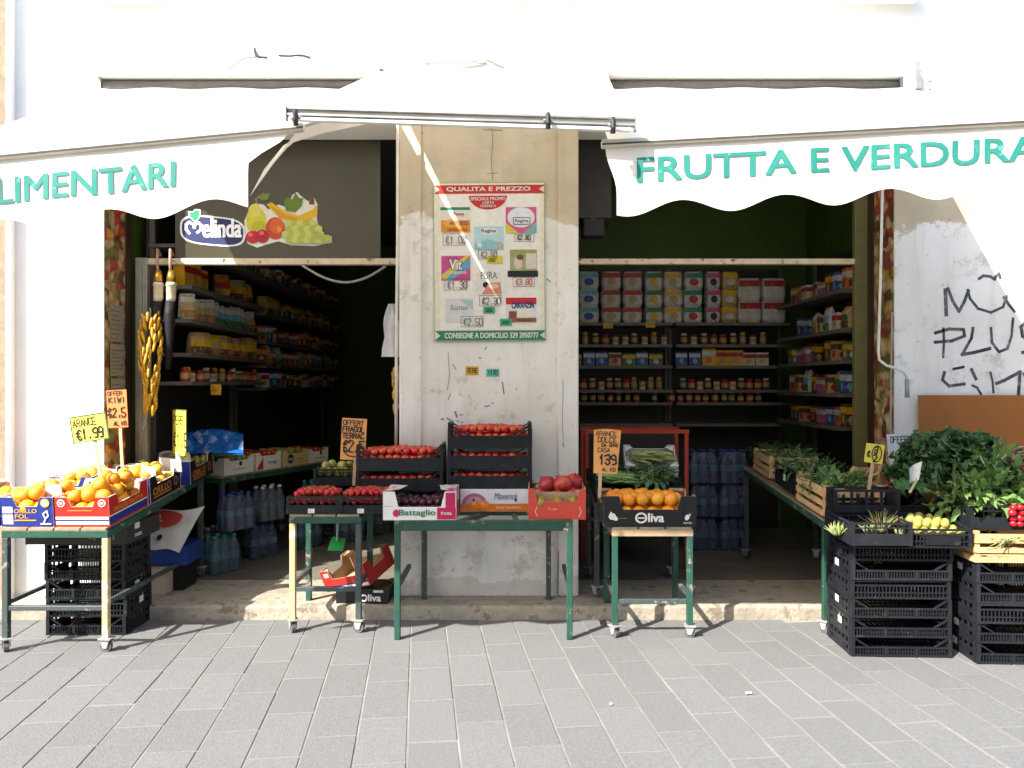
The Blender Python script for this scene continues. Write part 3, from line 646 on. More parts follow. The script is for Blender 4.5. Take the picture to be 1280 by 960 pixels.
st.strokes([[L2(*p) for p in ((233, 298), (229, 293), (229, 287), (233, 284), (238, 287), (239, 291), (241, 286), (245, 285), (248, 288), (247, 294), (243, 297))]], .020, wt)
st.text('elinda', *L2(250, 303), 48 / 159, 23 / 159, wt, bold=.03)
st.text('®', *L2(293, 293), 6 / 159, 6 / 159, wt, bold=.0)
st.build('logo_sticker', gp)
st = Flat((0, -.001, 0)); ov = lambda x, y, rx, ry, m, rot=0: st.oval(*L2(x, y), rx / 159, ry / 159, m, rot)
edge = ink('#d8d6c8')
q([(302, 298), (302, 282), (308, 268), (316, 260), (326, 262), (332, 268), (345, 262), (356, 266), (362, 250), (368, 246), (374, 252), (382, 258), (388, 250), (394, 262), (393, 280), (398, 300), (412, 302), (412, 310), (390, 314), (360, 313), (345, 308), (330, 312), (318, 316), (306, 311)], edge)
ov(317, 283, 13, 18, ink('#c3c03a'), .1); ov(315, 270, 8, 9, ink('#cfc752')); ov(320, 290, 9, 8, ink('#b0ae2c'))
q([(330, 262), (336, 259), (352, 270), (370, 276), (388, 268), (394, 262), (393, 276), (382, 284), (362, 284), (346, 279)], ink('#d9ac16')); q([(333, 262), (352, 273), (368, 279), (362, 284), (346, 279)], ink('#c9960f'))
q([(354, 270), (352, 258), (357, 252), (362, 256), (366, 247), (371, 254), (376, 254), (374, 264), (366, 272)], ink('#5f7a24')); q([(318, 262), (315, 255), (326, 247), (327, 249), (318, 256), (320, 262)], ink('#8a6a58'))
q([(318, 252), (326, 248), (335, 249), (332, 256), (324, 257)], ink('#6b8a2c')); q([(383, 262), (384, 250), (389, 249), (390, 262)], ink('#6a4526'))
ov(341, 292, 12, 14, ink('#b8401f')); ov(343, 289, 9, 10, ink('#cf5a26')); ov(346, 293, 3, 4, ink('#d98d3c'))
ov(313, 303, 9, 8, ink('#b3182a')); ov(325, 302, 8, 8.5, ink('#a81428')); ov(310, 300, 3, 2.6, ink('#d9626c')); ov(324, 298, 3, 2.6, ink('#d9626c'))
for r_, (n_, x0_) in enumerate(((5, 358), (6, 356), (7, 354), (7, 356))):
    for k in range(n_): ov(x0_ + k * 7.4 + (r_ % 2) * 3, 286 + r_ * 7, 4.6, 4.6, ink('#a8ad4c' if (k + r_) % 2 else '#bcc264'))
for k in range(3): ov(395 + k * 6, 302 + k * 1.5, 4.5, 4.5, ink('#a8ad4c'))
st.build('fruit_sticker', gp)

# ---- hanging things at the left doorway
HY = 6.02
m_yel = mat('plastic corn yellow', (0.62, 0.36, 0.025), rough=.4, col2=(0.40, 0.19, 0.015), scale=30, rand=.15)
m_black = mat('black glossy paper', (0.012, 0.012, 0.014), rough=.6, spec=.2, bump=.5, bscale=50)
m_ivory = mat('ivory wax', (0.60, 0.53, 0.38), rough=.5)
m_gold = mat('gold foil', (0.55, 0.33, 0.06), rough=.3, metal=.8)
for i, (px, top, bot, dx) in enumerate(((197, 320, 468, -7), (213, 320, 462, -3))):
    t = thing('hanging_bottle', ['long black wrapped bottle hung on the left doorway rail, left one', 'long black wrapped bottle hung on the left doorway rail, right one'][i], 'bottle', P(px, top, HY))
    o = t.location; k = lambda x, y: P(x, y, HY) - o
    MB().tube([k(px, 318) + Vector((0, .05, 0)), k(px, 312), k(px + 1, 330) + Vector((0, -.02, 0)), k(px + 1, 345)], .012, 8).build('hook', mat('rust pink', (.35, .2, .15)), t, smooth=True)
    MB().tube([k(px + 1, 338), k(px + 1, 346), k(px + 1, 352)], [.02, .032, .034], 12).build('foil_top', m_gold, t, smooth=True)
    MB().tube([k(px + 1, 353), k(px + 1, 357), k(px + 1, 358), k(px + 1, 364), k(px + 1, 365), k(px + 1, 372), k(px, 377)], [.034, .042, .034, .038, .034, .036, .03], 14).build('neck', m_ivory, t, smooth=True)
    MB().tube([k(px, 377), k(px - 1, 395), k(px + dx * .5, 430), k(px + dx, bot)], [.036, .042, .032, .02], 12).build('body', m_black, t, smooth=True)
def corn_garland(label, cx, y0, y1, Y, wpx, n):
    t = thing('corn_garland', label, 'garland', P(cx, y0, Y)); o = Vector(t.location)
    b = MB(); b.lathe([(.002, 0), (.013, .015), (.0155, .05), (.010, .08), (.002, .095)], 8); b.mats = [m_yel]; b.smooth = True; me = b.mesh('corn_pod')
    MB().tube([(0, 0, .02), (0, .003, -(y1 - y0) / FPX * Y * .5), (0, 0, -(y1 - y0) / FPX * Y)], .006, 6).build('string', m_cable, t)
    for i in range(n):
        f = i / n; z = -(y1 - y0) / FPX * Y * f; a = i * 2.4 + rnd.uniform(-.3, .3); r = wpx / FPX * Y * .5 * (.55 + .45 * math.sin(math.pi * min(1, f * 1.15 + .1)))
        p = put('corn_pod', me, t, (r * .85 * math.cos(a), r * .7 * math.sin(a), z), (rnd.uniform(-.2, .2), math.pi + .30 * math.cos(a) + rnd.uniform(-.2, .2), 0))
        p.scale = (.8, .8, rnd.uniform(.8, 1.15))
    return t
corn_garland('long garland of yellow corn cobs hanging below the black bottles', 188, 388, 508, 5.98, 34, 130)
corn_garland('small garland of yellow corn cobs at the left edge of the pillar', 495, 456, 506, 6.0, 12, 26)
# cords, bags, tube lamp, speaker
cable([P(178, 540, 6.0), P(186, 505, 6.0), P(193, 470, 6.0)], .008, 'pale cord hanging down beside the left door post')
cable([P(378, 332, 6.08), P(405, 347, 6.06), P(432, 353, 6.05), P(458, 347, 6.06), P(482, 333, 6.08)], .010, 'white cord drooping under the left doorway rail')
b = MB(); b.smooth = True
b.grid(lambda u, v: P(490 + 11 * math.sin(u * 2 * math.pi) * (.45 + .55 * min(1, v * 2)) + 2 * math.sin(9 * v + u * 12), 380 + 66 * v, 5.98) + Vector((0, .045 * math.cos(u * 2 * math.pi) * (.4 + .6 * v) + .008 * math.sin(u * 25), 0)), 28, 8)
tag(b.build('plastic_bag', mat('white plastic bag', (.62, .62, .62), rough=.4, transl=.25)), 'white plastic bags hanging at the left edge of the pillar', 'bag')
t = thing('tube_lamp', 'lit fluorescent tube lamp near the ceiling of the left shop', 'lamp', P(484, 158, 6.55))
MB().tube([(-.11, 0, 0), (.32, 0, 0)], .016, 10).build('tube', mat('lit tube', '#e8f2ff', emit=6), t); MB().box(-.13, .35, .0, .06, .018, .05).build('housing', m_alu, t)
t = thing('speaker_box', 'black speaker box mounted at the upper left of the right doorway', 'speaker', P(741, 278, 6.5))
bevel(MB().box(-.09, .09, -.08, .08, -.13, .12).build('cabinet', mat('speaker black', (.015, .016, .016), rough=.5), t), .012, 2)
MB().tube([(0, -.081, .055), (0, -.087, .055)], .05, 18).build('cone', mat('speaker grey', (.10, .11, .11), rough=.4), t)
# red trolley with black crates inside the right doorway
t = thing('red_rack', 'red metal rack standing behind the orange box in the right doorway', 'rack', (1.05, 6.75, FLOOR))
m_red = mat('red frame paint', (0.42, 0.045, 0.022), rough=.45, wear=(.10, .03, .02), wamt=.25)
for x in (-.42, .42):
    for y in (-.2, .2): MB().bar((x, y, 0), (x, y, 1.16), .032, .032).build('post', m_red, t)
for y in (-.2, .2):
    for z in (1.16, .42): MB().bar((-.442, y, z), (.442, y, z), .036, .034).build('crossbar', m_red, t)
MB().box(-.40, .40, .17, .18, .44, 1.13).build('back_panel', mat('rack black', (.015, .013, .012)), t)
MB().box(-.4, .4, -.18, .16, .40, .415).build('shelf_board', mat('rack black', 0), t)
# water packs: shrink wrapped bottles
m_pet = mat('blue pet plastic', (0.03, 0.05, 0.12), rough=.15, trans=.35, rand=.15); m_pet2 = mat('teal pet plastic', (0.012, 0.10, 0.095), rough=.15, trans=.3, rand=.15)
m_pet3 = mat('clear pet plastic', (0.10, 0.125, 0.13), rough=.12, trans=.5)
m_wrap = mat('shrink wrap', (.30, .36, .5), rough=.15, alpha=.16, spec=.6)
BM = {k: bottle_mesh(.045, .31, m, c) for k, m, c in (('blue', m_pet, INK['blu']), ('teal', m_pet2, INK['teal']), ('clear', m_pet3, INK['wht']))}
def water_pack(kind, loc, rz, label, group, nx=3, ny=2):
    t = thing('bottle_pack', label, 'bottle pack', loc, (0, 0, rz), group)
    for i in range(nx):
        for j in range(ny): put('bottle', BM[kind], t, ((i - (nx - 1) / 2) * .093, (j - (ny - 1) / 2) * .093, 0))
    w_, d_ = nx * .0475 + .003, ny * .0475 + .003
    b = MB(); b.smooth = True
    b.grid(lambda u, v: (math.copysign(abs(math.cos(u * 2 * math.pi)) ** .35, math.cos(u * 2 * math.pi)) * w_ * (1 - .3 * v ** 5), math.copysign(abs(math.sin(u * 2 * math.pi)) ** .35, math.sin(u * 2 * math.pi)) * d_ * (1 - .3 * v ** 5), .004 + v * .285), 24, 6)
    b.build('wrap', m_wrap, t)
for k in range(3):
    for i in range(2):
        water_pack('blue', (1.80 + i * .29, 7.35, FLOOR + k * .315), 0, ['blue bottle pack on the floor of the stack inside the right shop', 'blue bottle pack in the middle of the stack inside the right shop', 'blue bottle pack on top of the stack inside the right shop'][k], 'blue bottle packs in the right shop, layer %s' % ['low', 'middle', 'top'][k])
for i, (x, y, z, kd) in enumerate(((-2.42, 6.45, FLOOR, 'teal'), (-2.62, 6.85, FLOOR, 'clear'), (-2.28, 7.02, FLOOR, 'blue'), (-1.98, 7.45, FLOOR, 'teal'), (-1.62, 7.75, FLOOR, 'blue'), (-2.22, 7.05, FLOOR + .33, 'clear'), (-1.9, 7.5, FLOOR + .33, 'teal'), (-2.35, 6.6, FLOOR + .33, 'blue'), (-1.42, 8.1, FLOOR, 'clear'))):
    water_pack(kd, (x, y, z), .9 + rnd.uniform(-.1, .1), ['teal bottle pack at the front under the left fruit table', 'clear bottle pack behind the teal one under the left table', 'dark blue bottle pack on the floor under the inner left table', 'teal bottle pack on the floor under the inner left table', 'blue bottle pack on the floor at the right end of the left bottles',
               'clear bottle pack on top under the inner left table', 'teal bottle pack on top at the right under the inner left table', 'blue bottle pack wrapped on top at the front under the left table', 'clear bottle pack deepest on the left shop floor'][i], 'bottle packs under the left tables')
# ================================================================ STALLS: tables, crates, boxes
m_grn = mat('chipped green paint', (0.016, 0.070, 0.048), rough=.5, var=.3, wear=(0.30, 0.20, 0.17), wamt=.30, wscale=11, bump=.2)
m_gry = mat('worn grey green steel', (0.05, 0.066, 0.064), rough=.45, wear=(0.22, 0.21, 0.195), wamt=.34, wscale=16)
m_tanw = mat('cream primer leg', (0.52, 0.37, 0.18), rough=.6, wear=(0.66, 0.58, 0.44), wamt=.4, wscale=13)
m_rust = mat('rusty brown steel', (0.25, 0.13, 0.07), rough=.7, wear=(0.34, 0.24, 0.18), wamt=.4)
m_zinc = mat('zinc caster', (0.50, 0.49, 0.46), rough=.4, metal=.5); m_rub = mat('grey rubber wheel', (0.10, 0.10, 0.10), rough=.6)
def caster(parent, x, y, z=0.0, rz=.5, r=.036):
    c = put('caster', None, parent, (x, y, z), (0, 0, rz))
    b = MB(); b.smooth = False
    b.tube([(-.013, 0, r), (.013, 0, r)], r, 18); b.build('wheel', m_rub, c)
    MB().tube([(-.0155, 0, r), (.0155, 0, r)], r * .55, 12).build('hub', m_zinc, c)
    b = MB()
    for s in (-1, 1): b.add([(s * .019, -.03, 2 * r + .008), (s * .019, .03, 2 * r + .008), (s * .019, .012, r - .012), (s * .019, -.012, r - .012), (s * .023, -.03, 2 * r + .008), (s * .023, .03, 2 * r + .008), (s * .023, .012, r - .012), (s * .023, -.012, r - .012)],
              [(0, 1, 2, 3), (7, 6, 5, 4), (0, 4, 5, 1), (2, 6, 7, 3), (1, 5, 6, 2), (0, 3, 7, 4)])
    b.box(-.034, .034, -.04, .036, 2 * r + .006, 2 * r + .014); b.build('fork', m_zinc, c)
    return c
def table(label, x0, x1, y0, y1, hf, hb, legs, top=m_grn, zf=0.0, zb=0.0, cast=True, mid=(.28,), board=None, mb=m_gry, th=.045, backlegs=True, cr=.036):
    """legs: materials of front left, front right, back left, back right; hf/hb top height at front/back"""
    t = thing('display_table', label, 'table', (x0, y0, 0)); w, d = x1 - x0, y1 - y0
    lz = 2 * cr + .014 if cast else 0
    for i, (x, y, h, zz) in enumerate(((.02, .02, hf, zf), (w - .02, .02, hf, zf), (.02, d - .02, hb, zb), (w - .02, d - .02, hb, zb))):
        if i > 1 and not backlegs: continue
        bevel(MB().box(x - .019, x + .019, y - .019, y + .019, zz + lz, h - th - .001).build('leg', legs[i], t), .003)
        if cast: caster(t, x, y, zz, [.5, .9, 2.6, 3.5][i] + x, cr)
    bar = lambda n, a, b, m, ww=.04, hh=th: bevel(MB().bar(a, b, ww, hh).build(n, m, t), .003)
    bar('front_rail', (0, .02, hf - th / 2), (w, .02, hf - th / 2), top); bar('back_rail', (0, d - .02, hb - th / 2), (w, d - .02, hb - th / 2), top)
    for x in (.02, w - .02): bar('side_rail', (x, .0405, hf - th / 2), (x, d - .0405, hb - th / 2), top)
    for z in mid:
        bar('stretcher', (.04, .02, z), (w - .04, .02, z), mb, .03, .03)
        for x in (.02, w - .02): bar('stretcher', (x, .04, z + .031), (x, d - .04, z + .031 + (zb if zb > z else 0)), mb, .028, .028)
    if board:
        n = max(2, int(w / .16))
        for i in range(n):
            a, b_ = .002 + (w - .004) * i / n, .002 + (w - .004) * (i + 1) / n - .012
            MB().add([(x, y, z) for (y, h) in ((0, hf), (d, hb)) for z in (h + .001, h + .015) for x in (a, b_)], [(0, 1, 3, 2), (4, 6, 7, 5), (2, 3, 7, 6), (0, 4, 5, 1), (0, 2, 6, 4), (1, 5, 7, 3)]).build('top_plank', board, t)
    return t
m_plank = mat('weathered plank', (0.30, 0.22, 0.14), rough=.8, var=.4, scale=12)
table('long fruit table on casters at the left, sloping up into the doorway', -3.16, -2.50, 4.80, 6.30, .752, .905, (m_gry, m_tanw, m_gry, m_gry), zb=FLOOR, board=m_plank, mid=(.27,))
t2 = table('inner produce table set at an angle inside the left doorway', 0, .62, 0, 1.50, .86, .86, (m_gry,) * 4, zf=FLOOR, zb=FLOOR, board=m_plank, mid=())
t2.location = (-3.02, 6.80, 0); t2.rotation_euler = (0, 0, -.40)
table('small green cart with strawberries, left of the pillar', -1.485, -1.005, 5.17, 5.62, .775, .775, (m_tanw, m_gry, m_grn, m_grn), cast=True, board=m_plank, mid=(.29,), cr=.038)
tc = table('wide green angle-iron table standing before the pillar', -.765, .395, 5.03, 5.66, .775, .775, (m_grn, m_grn, m_gry, m_gry), cast=False, mid=(), zb=0, backlegs=False, th=.068)
for x in (.13, 1.03): MB().box(x - .018, x + .018, .585, .62, FLOOR + .001, .706).build('leg', m_gry, tc)
for x in (.02, 1.14): MB().bar((x, .04, .34), (x, .60, .34), .026, .03).build('stretcher', m_grn, tc)
MB().bar((.42, .04, .752), (.66, .59, .752), .045, .03).build('cross_brace', m_gry, tc); MB().bar((.80, .04, .752), (.76, .59, .752), .03, .02).build('cross_brace', m_gry, tc)
table('narrow green cart carrying the orange box, right of the pillar', .655, 1.185, 5.07, 5.56, .708, .708, (m_grn, m_grn, m_grn, m_grn), top=mat('cream rim paint', (.34, .25, .15), rough=.6, wear=(.35, .16, .13), wamt=.38), board=m_plank, mid=(.235,), zb=0.0, cr=.034)
table('long produce table along the right side of the right doorway', 2.07, 2.74, 5.16, 6.95, .745, .90, (m_grn, m_grn, m_gry, m_gry), zb=FLOOR, board=m_plank, mid=())

# ---- plastic crates
m_crate = mat('black crate plastic', (0.016, 0.018, 0.022), rough=.42, var=.3, scale=12, rand=.25, wear=(0.045, 0.044, 0.043), wamt=.26, wscale=18, spec=.22)
m_paper = mat('white paper label', (0.68, 0.67, 0.64), rough=.7)
PAN = {}
def panel(l, h, style):
    k = (round(l, 3), round(h, 3), style)
    if k in PAN: return PAN[k]
    b = MB(); t = .012; X = lambda x0, x1, z0, z1, y0=0, y1=t: b.box(x0, x1, y0, y1, z0, z1)
    for s in (-1, 1): X(min(s * l / 2, s * (l / 2 - .022)), max(s * l / 2, s * (l / 2 - .022)), 0, h, -.003, .022)
    L_ = l / 2 - .022
    def ribs(z0, z1, step, wd=.005):
        n = max(1, int(2 * L_ / step))
        for i in range(1, n): x = -L_ + 2 * L_ * i / n; X(x - wd / 2, x + wd / 2, z0, z1, .002, .009)
    def braces(z):
        for s in (-1, 1): b.bar((s * L_, .006, h - .006), (s * (L_ - .085), .006, z), .009, .010, up=(0, 1, 0))
    if style == 'ribs':
        X(-L_, L_, 0, .012); X(-L_, L_, .44 * h, .44 * h + .009); ribs(.012, .44 * h, .0165); braces(.44 * h + .006)
        for x in (-L_ * .33, L_ * .33): X(x - .008, x + .008, .012, .44 * h, -.001, .010)
    elif style == 'grid':
        X(-L_, L_, 0, .012); X(-L_, L_, .66 * h, .66 * h + .009); ribs(.012, .66 * h, .021, .006); X(-L_, L_, .30 * h, .30 * h + .006, .0, .009); X(-L_, L_, h - .012, h, .0, .010)
    elif style == 'slots':
        X(-L_, L_, 0, .022); X(-L_, L_, .42 * h, .60 * h); X(-L_, L_, .86 * h, h)
        ribs(.022, .42 * h, .055, .02); ribs(.60 * h, .86 * h, .055, .018); X(-.07, .07, .022, .42 * h)
    elif style == 'band':
        X(-L_, L_, 0, .50 * h); X(-L_, L_, h - .012, h); ribs(.5 * h, h - .012, .055, .007); X(-L_, L_, .74 * h, .74 * h + .006)
    elif style == 'low':
        X(-L_, L_, 0, .60 * h); X(-L_, L_, .60 * h, .60 * h + .006, -.003, .014); braces(.60 * h + .004)
    elif style == 'end':
        X(-L_, L_, 0, .62 * h); X(-L_, L_, h - .016, h); ribs(.62 * h, h - .016, .09, .02)
    b.mats = [m_crate]; PAN[k] = b.mesh('crate_panel'); return PAN[k]
BAS = {}
def crate(label, loc, rot=(0, 0, 0), w=.6, d=.4, h=.12, fs='ribs', ss='slots', group=None, lab=None, name='plastic_crate'):
    t = thing(name, label, 'crate', loc, rot, group)
    put('front_panel', panel(w, h, fs), t, (0, -d / 2, 0)); put('back_panel', panel(w, h, fs), t, (0, d / 2, 0), (0, 0, math.pi))
    put('side_panel', panel(d - .05, h, ss), t, (-w / 2, 0, 0), (0, 0, -HP)); put('side_panel', panel(d - .05, h, ss), t, (w / 2, 0, 0), (0, 0, HP))
    k = (w, d)
    if k not in BAS:
        b = MB()
        n = int(w / .03)
        for i in range(n): x = -w / 2 + .02 + (w - .04) * i / (n - 1); b.box(x - .009, x + .009, -d / 2 + .013, d / 2 - .013, .003, .009)
        for i in range(5): y = -d / 2 + .03 + (d - .06) * i / 4; b.box(-w / 2 + .013, w / 2 - .013, y - .008, y + .008, .0095, .013)
        b.mats = [m_crate]; BAS[k] = b.mesh('crate_base')
    put('base', BAS[k], t)
    if lab:   # paper label: side 'f' or 'l'/'r', position along, height fraction
        s, u, lw, lh, z = lab
        if s == 'f': f = Flat((u, -d / 2 - .003, z))
        elif s == 'l': f = Flat((-w / 2 - .003, -u, z), (0, -1, 0))
        else: f = Flat((w / 2 + .003, u, z), (0, 1, 0))
        f.rect(-lw / 2, 0, lw / 2, lh, m_paper); f.text('IT', -lw * .3, lh * .3, lw * .35, lh * .3, INK['blk'], bold=0); f.build('paper_label', t)
    return t
OR6 = ['bottom', 'second', 'third', 'fourth', 'fifth', 'topmost']
def stack(n, loc, rz, what, group, w=.6, d=.4, h=.12, side='l', labs=(), styles=('ribs', 'grid')):
    for i in range(n):
        lb = (side, rnd.uniform(-.06, .06), .06, .042, h * .35) if i in labs else None
        wd = OR6[i] if i < n - 1 else 'topmost'
        crate('%s black plastic crate %s' % (wd, what), (loc[0] + rnd.uniform(-.006, .006), loc[1] + rnd.uniform(-.006, .006), loc[2] + i * h), (0, 0, rz + rnd.uniform(-.012, .012)), w, d, h - .001, styles[i % len(styles)], 'slots', group, lb)
stack(6, (2.375, 4.915, .002), R(-2), 'of the stack at the right of the right doorway', 'crates in the right doorway stack', h=.1165, labs=(1, 2, 4), styles=('ribs', 'ribs', 'ribs', 'grid', 'ribs', 'grid'))
stack(5, (3.065, 4.785, .002), R(-3), 'of the stack cut by the right picture edge', 'crates in the far right stack', h=.119, labs=(0, 1, 4), styles=('ribs', 'ribs', 'grid'))
stack(5, (-2.818, 5.305, .002), R(1), 'of the stack under the left fruit table', 'crates under the left table', w=.525, d=.37, h=.121, side='r', labs=(1, 2), styles=('ribs', 'grid', 'ribs'))
table('dark cart in the doorway behind the orange box', .60, 1.32, 5.66, 6.30, .795, .96, (m_gry,) * 4, top=m_gry, zf=FLOOR, zb=FLOOR, board=m_crate, mid=())
stack(5, (3.0, 5.46, .002), R(4), 'of the hidden stack by the brown board', 'crates by the brown board', w=.6, d=.38, h=.19, side='l')

# ---- cardboard fruit trays
m_kraft = mat('kraft cardboard', (0.42, 0.28, 0.16), rough=.85, var=.2, scale=12)
def tray_panel(l, h, hc, e, mo, mi=None, t=.006):
    pts = [(-l / 2, 0), (l / 2, 0), (l / 2, hc), (l / 2 - e, hc), (l / 2 - e - .025, h), (-l / 2 + e + .025, h), (-l / 2 + e, hc), (-l / 2, hc)] if hc > h else [(-l / 2, 0), (l / 2, 0), (l / 2, h), (-l / 2, h)]
    n = len(pts); b = MB()
    vs = [(x, 0, z) for x, z in pts] + [(x, t, z) for x, z in pts]
    b.add(vs, [tuple(range(n))], mo); k = b.mi(mi or m_kraft)
    b.f += [tuple(range(2 * n - 1, n - 1, -1))] + [(i, i + n, (i + 1) % n + n, (i + 1) % n) for i in range(n)]; b.m += [k] * (n + 1)
    return b
def tray(name, label, loc, rot, w, d, hf, hs, hc, mo, ms=None, ef=.06, es=.06, mi=None, group=None, cat='box'):
    t = thing(name, label, cat, loc, rot, group); ms = ms or mo
    tray_panel(w, hf, hc, ef, mo, mi).build('front_panel', None, t, (0, -d / 2, 0)); tray_panel(w, hf, hc, ef, mo, mi).build('back_panel', None, t, (0, d / 2, 0), (0, 0, math.pi))
    tray_panel(d - .014, hs, hc, es, ms, mi).build('side_panel', None, t, (-w / 2, 0, 0), (0, 0, -HP)); tray_panel(d - .014, hs, hc, es, ms, mi).build('side_panel', None, t, (w / 2, 0, 0), (0, 0, HP))
    MB().box(-w / 2 + .007, w / 2 - .007, -d / 2 + .007, d / 2 - .007, .002, .008).build('base', mi or m_kraft, t)
    for sx in (-1, 1):      # folded corner flaps
        for sy in (-1, 1):
            MB().add([(sx * (w / 2 - .012), sy * (d / 2 - .012), hc - .005), (sx * (w / 2 - .075), sy * (d / 2 - .012), hc - .012), (sx * (w / 2 - .012), sy * (d / 2 - .075), hc - .012), (sx * (w / 2 - .016), sy * (d / 2 - .016), hc - .05)], [(0, 1, 2), (0, 2, 3), (0, 3, 1), (1, 3, 2)]).build('corner_flap', mi or m_kraft, t)
    return t
def Ff(t, w, d): return Flat((-w / 2, -d / 2, 0))
def Fr(t, w, d): return Flat((w / 2, -d / 2, 0), (0, 1, 0))
navy, redp, white, yelp = paint('#1c2a78'), paint('#b3241c'), paint('#d6d4cc'), paint('#c99b2a')
blkp = paint('#141417', rough=.45)

# fruit meshes
OR_ = .0465
def fruit(r, sq=(1, 1, .93), dimple=.06, m=None, rib=0, n=14, k=10):
    b = MB(); b.ball((0, 0, 0), r, n, k, m, sq)
    b.v = [(x * (1 + rib * math.cos(5 * math.atan2(y, x))), y * (1 + rib * math.cos(5 * math.atan2(y, x))), z - (dimple * r * max(0, 1 - (math.hypot(x, y) / (r * .35)) ** 2) if z > 0 else 0)) for x, y, z in b.v]
    b.smooth = True; return b
m_orange = mat('orange peel', (0.74, 0.235, 0.012), rough=.42, col2=(0.70, 0.30, 0.02), scale=3, bump=.25, bscale=170, rand=.14)
m_clem = mat('yellow orange peel', (0.76, 0.36, 0.03), rough=.42, col2=(0.66, 0.40, 0.06), scale=3, bump=.25, bscale=170, rand=.16)
m_tom = mat('tomato skin', (0.55, 0.018, 0.010), rough=.25, col2=(0.56, 0.05, 0.015), scale=14, rand=.22, spec=.6)
m_calyx = mat('green calyx', (0.07, 0.14, 0.02))
m_straw = mat('strawberry skin', (0.58, 0.022, 0.026), rough=.35, bump=.8, bscale=240, rand=.2, col2=(.42, .03, .02), scale=20)
m_pom = mat('pomegranate skin', (0.36, 0.014, 0.028), rough=.35, col2=(0.42, 0.06, 0.035), scale=10, rand=.2)
m_plum = mat('plum skin', (0.035, 0.008, 0.018), rough=.3, col2=(.07, .012, .025), scale=15, rand=.3)
m_lemon = mat('pear yellow skin', (0.36, 0.30, 0.06), rough=.5, col2=(.20, .23, .045), scale=14, rand=.2)
m_mango = mat('green mango skin', (0.16, 0.24, 0.03), rough=.35, col2=(.32, .12, .03), scale=9)
FO = fruit(.0455, m=m_orange); FO.ball((0, 0, .040), .004, 6, 4, m_calyx); FO = FO.mesh('orange')
FY = fruit(.042, m=m_clem, sq=(1, 1, .88)).mesh('orange')
b = fruit(.029, (1, 1, .82), .16, m_tom, .03, 12, 8)
for i in range(5):
    a = i * 1.2566; b.add([(0, 0, .0235), (.005 * math.cos(a + .5), .005 * math.sin(a + .5), .0245), (.016 * math.cos(a), .016 * math.sin(a), .0262), (.005 * math.cos(a - .5), .005 * math.sin(a - .5), .0245)], [(0, 3, 2, 1)], m_calyx)
FT = b.mesh('tomato')
b = MB(); b.smooth = True; b.lathe([(.001, -.024), (.010, -.016), (.0165, -.002), (.0155, .009), (.006, .0125)], 9, m_straw)
for i in range(6):
    a = i * 1.047; b.add([(0, 0, .0125), (.006 * math.cos(a + .4), .006 * math.sin(a + .4), .014), (.013 * math.cos(a), .013 * math.sin(a), .0125), (.006 * math.cos(a - .4), .006 * math.sin(a - .4), .014)], [(0, 3, 2, 1)], m_calyx)
FS = b.mesh('strawberry')
b = fruit(.056, (1, 1, .94), 0, m_pom, .012)
for i in range(6):
    a = i * 1.047; b.add([(.012 * math.cos(a - .45), .012 * math.sin(a - .45), .05), (.012 * math.cos(a + .45), .012 * math.sin(a + .45), .05), (.017 * math.cos(a), .017 * math.sin(a), .072)], [(0, 1, 2)], m_pom)
FPm = b.mesh('pomegranate')
FP = fruit(.027, (1, 1, 1.12), .1, m_plum, 0, 12, 8).mesh('plum')
FL = fruit(.030, (1, 1, 1.15), .05, m_lemon, .02, 12, 9).mesh('pear')
FM = fruit(.05, (1.2, .85, .8), 0, m_mango).mesh('mango')
def heap(me, name, M, pts, label, cat, group, sc=(.93, 1.08)):
    for p in pts:
        o = put(name, me, None, M @ Vector(p), (rnd.uniform(-.7, .7), rnd.uniform(-.7, .7), rnd.uniform(0, 6.28)))
        k = rnd.uniform(*sc); o.scale = (k * rnd.uniform(.95, 1.05), k * rnd.uniform(.95, 1.05), k); tag(o, label, cat, group)
def layer(w, d, z, r, keep=1.0, dome=0.0, rows=99, jit=.12):
    out = []; y = -d / 2 + r; j = 0
    while y <= d / 2 - r * .9 and j < rows:
        x = -w / 2 + r + (r if j % 2 else 0)
        while x <= w / 2 - r * .8:
            if rnd.random() < keep:
                q = 1 - (2 * x / w) ** 2 * .6 - (2 * y / d) ** 2 * .4
                out.append((x + rnd.uniform(-jit, jit) * r, y + rnd.uniform(-jit, jit) * r, z + dome * q + rnd.uniform(-.15, .15) * r))
            x += 2.02 * r
        y += 1.8 * r; j += 1
    return out
def MX(loc, rot=(0, 0, 0)):
    from mathutils import Euler
    return Matrix.Translation(Vector(loc)) @ Euler(rot).to_matrix().to_4x4()

# ---- left table: trays of oranges
SL = math.atan((.905 - .752) / 1.5)
def zt(y): return .752 + .018 + (y - 4.80) * math.tan(SL)
def left_tray(key, label, x, y, w, d, mo, ms, hf=.125, hs=.12, hc=.185):
    loc = (x, y, zt(y)); t = tray('fruit_box', label, loc, (SL, 0, 0), w, d, hf, hs, hc, mo, ms, .075, .09, mi=mat('pale cardboard', (.62, .56, .48), rough=.85)); return t, MX(loc, (SL, 0, 0))
def band_print(t, w, d):
    f = Ff(t, w, d); f.rect(.003, .012, w - .003, .034, white); f.rect(.003, .034, w - .003, .044, navy); f.rect(.003, .044, w - .003, .062, white)
    for x in (.04, w - .04): f.oval(x, .148, .024, .024, white); f.oval(x, .148, .017, .017, redp); f.rect(x - .010, .142, x + .010, .154, white)
    f.rect(.08, .10, w - .1, .104, yelp); f.build('front_print', t)
    f = Fr(t, w, d); f.rect(.003, .010, d - .02, .058, navy); f.rect(.003, .058, d - .02, .066, white); f.text('DOLCE FRUTTA', .06, .080, d - .14, .026, yelp); f.build('side_print', t)
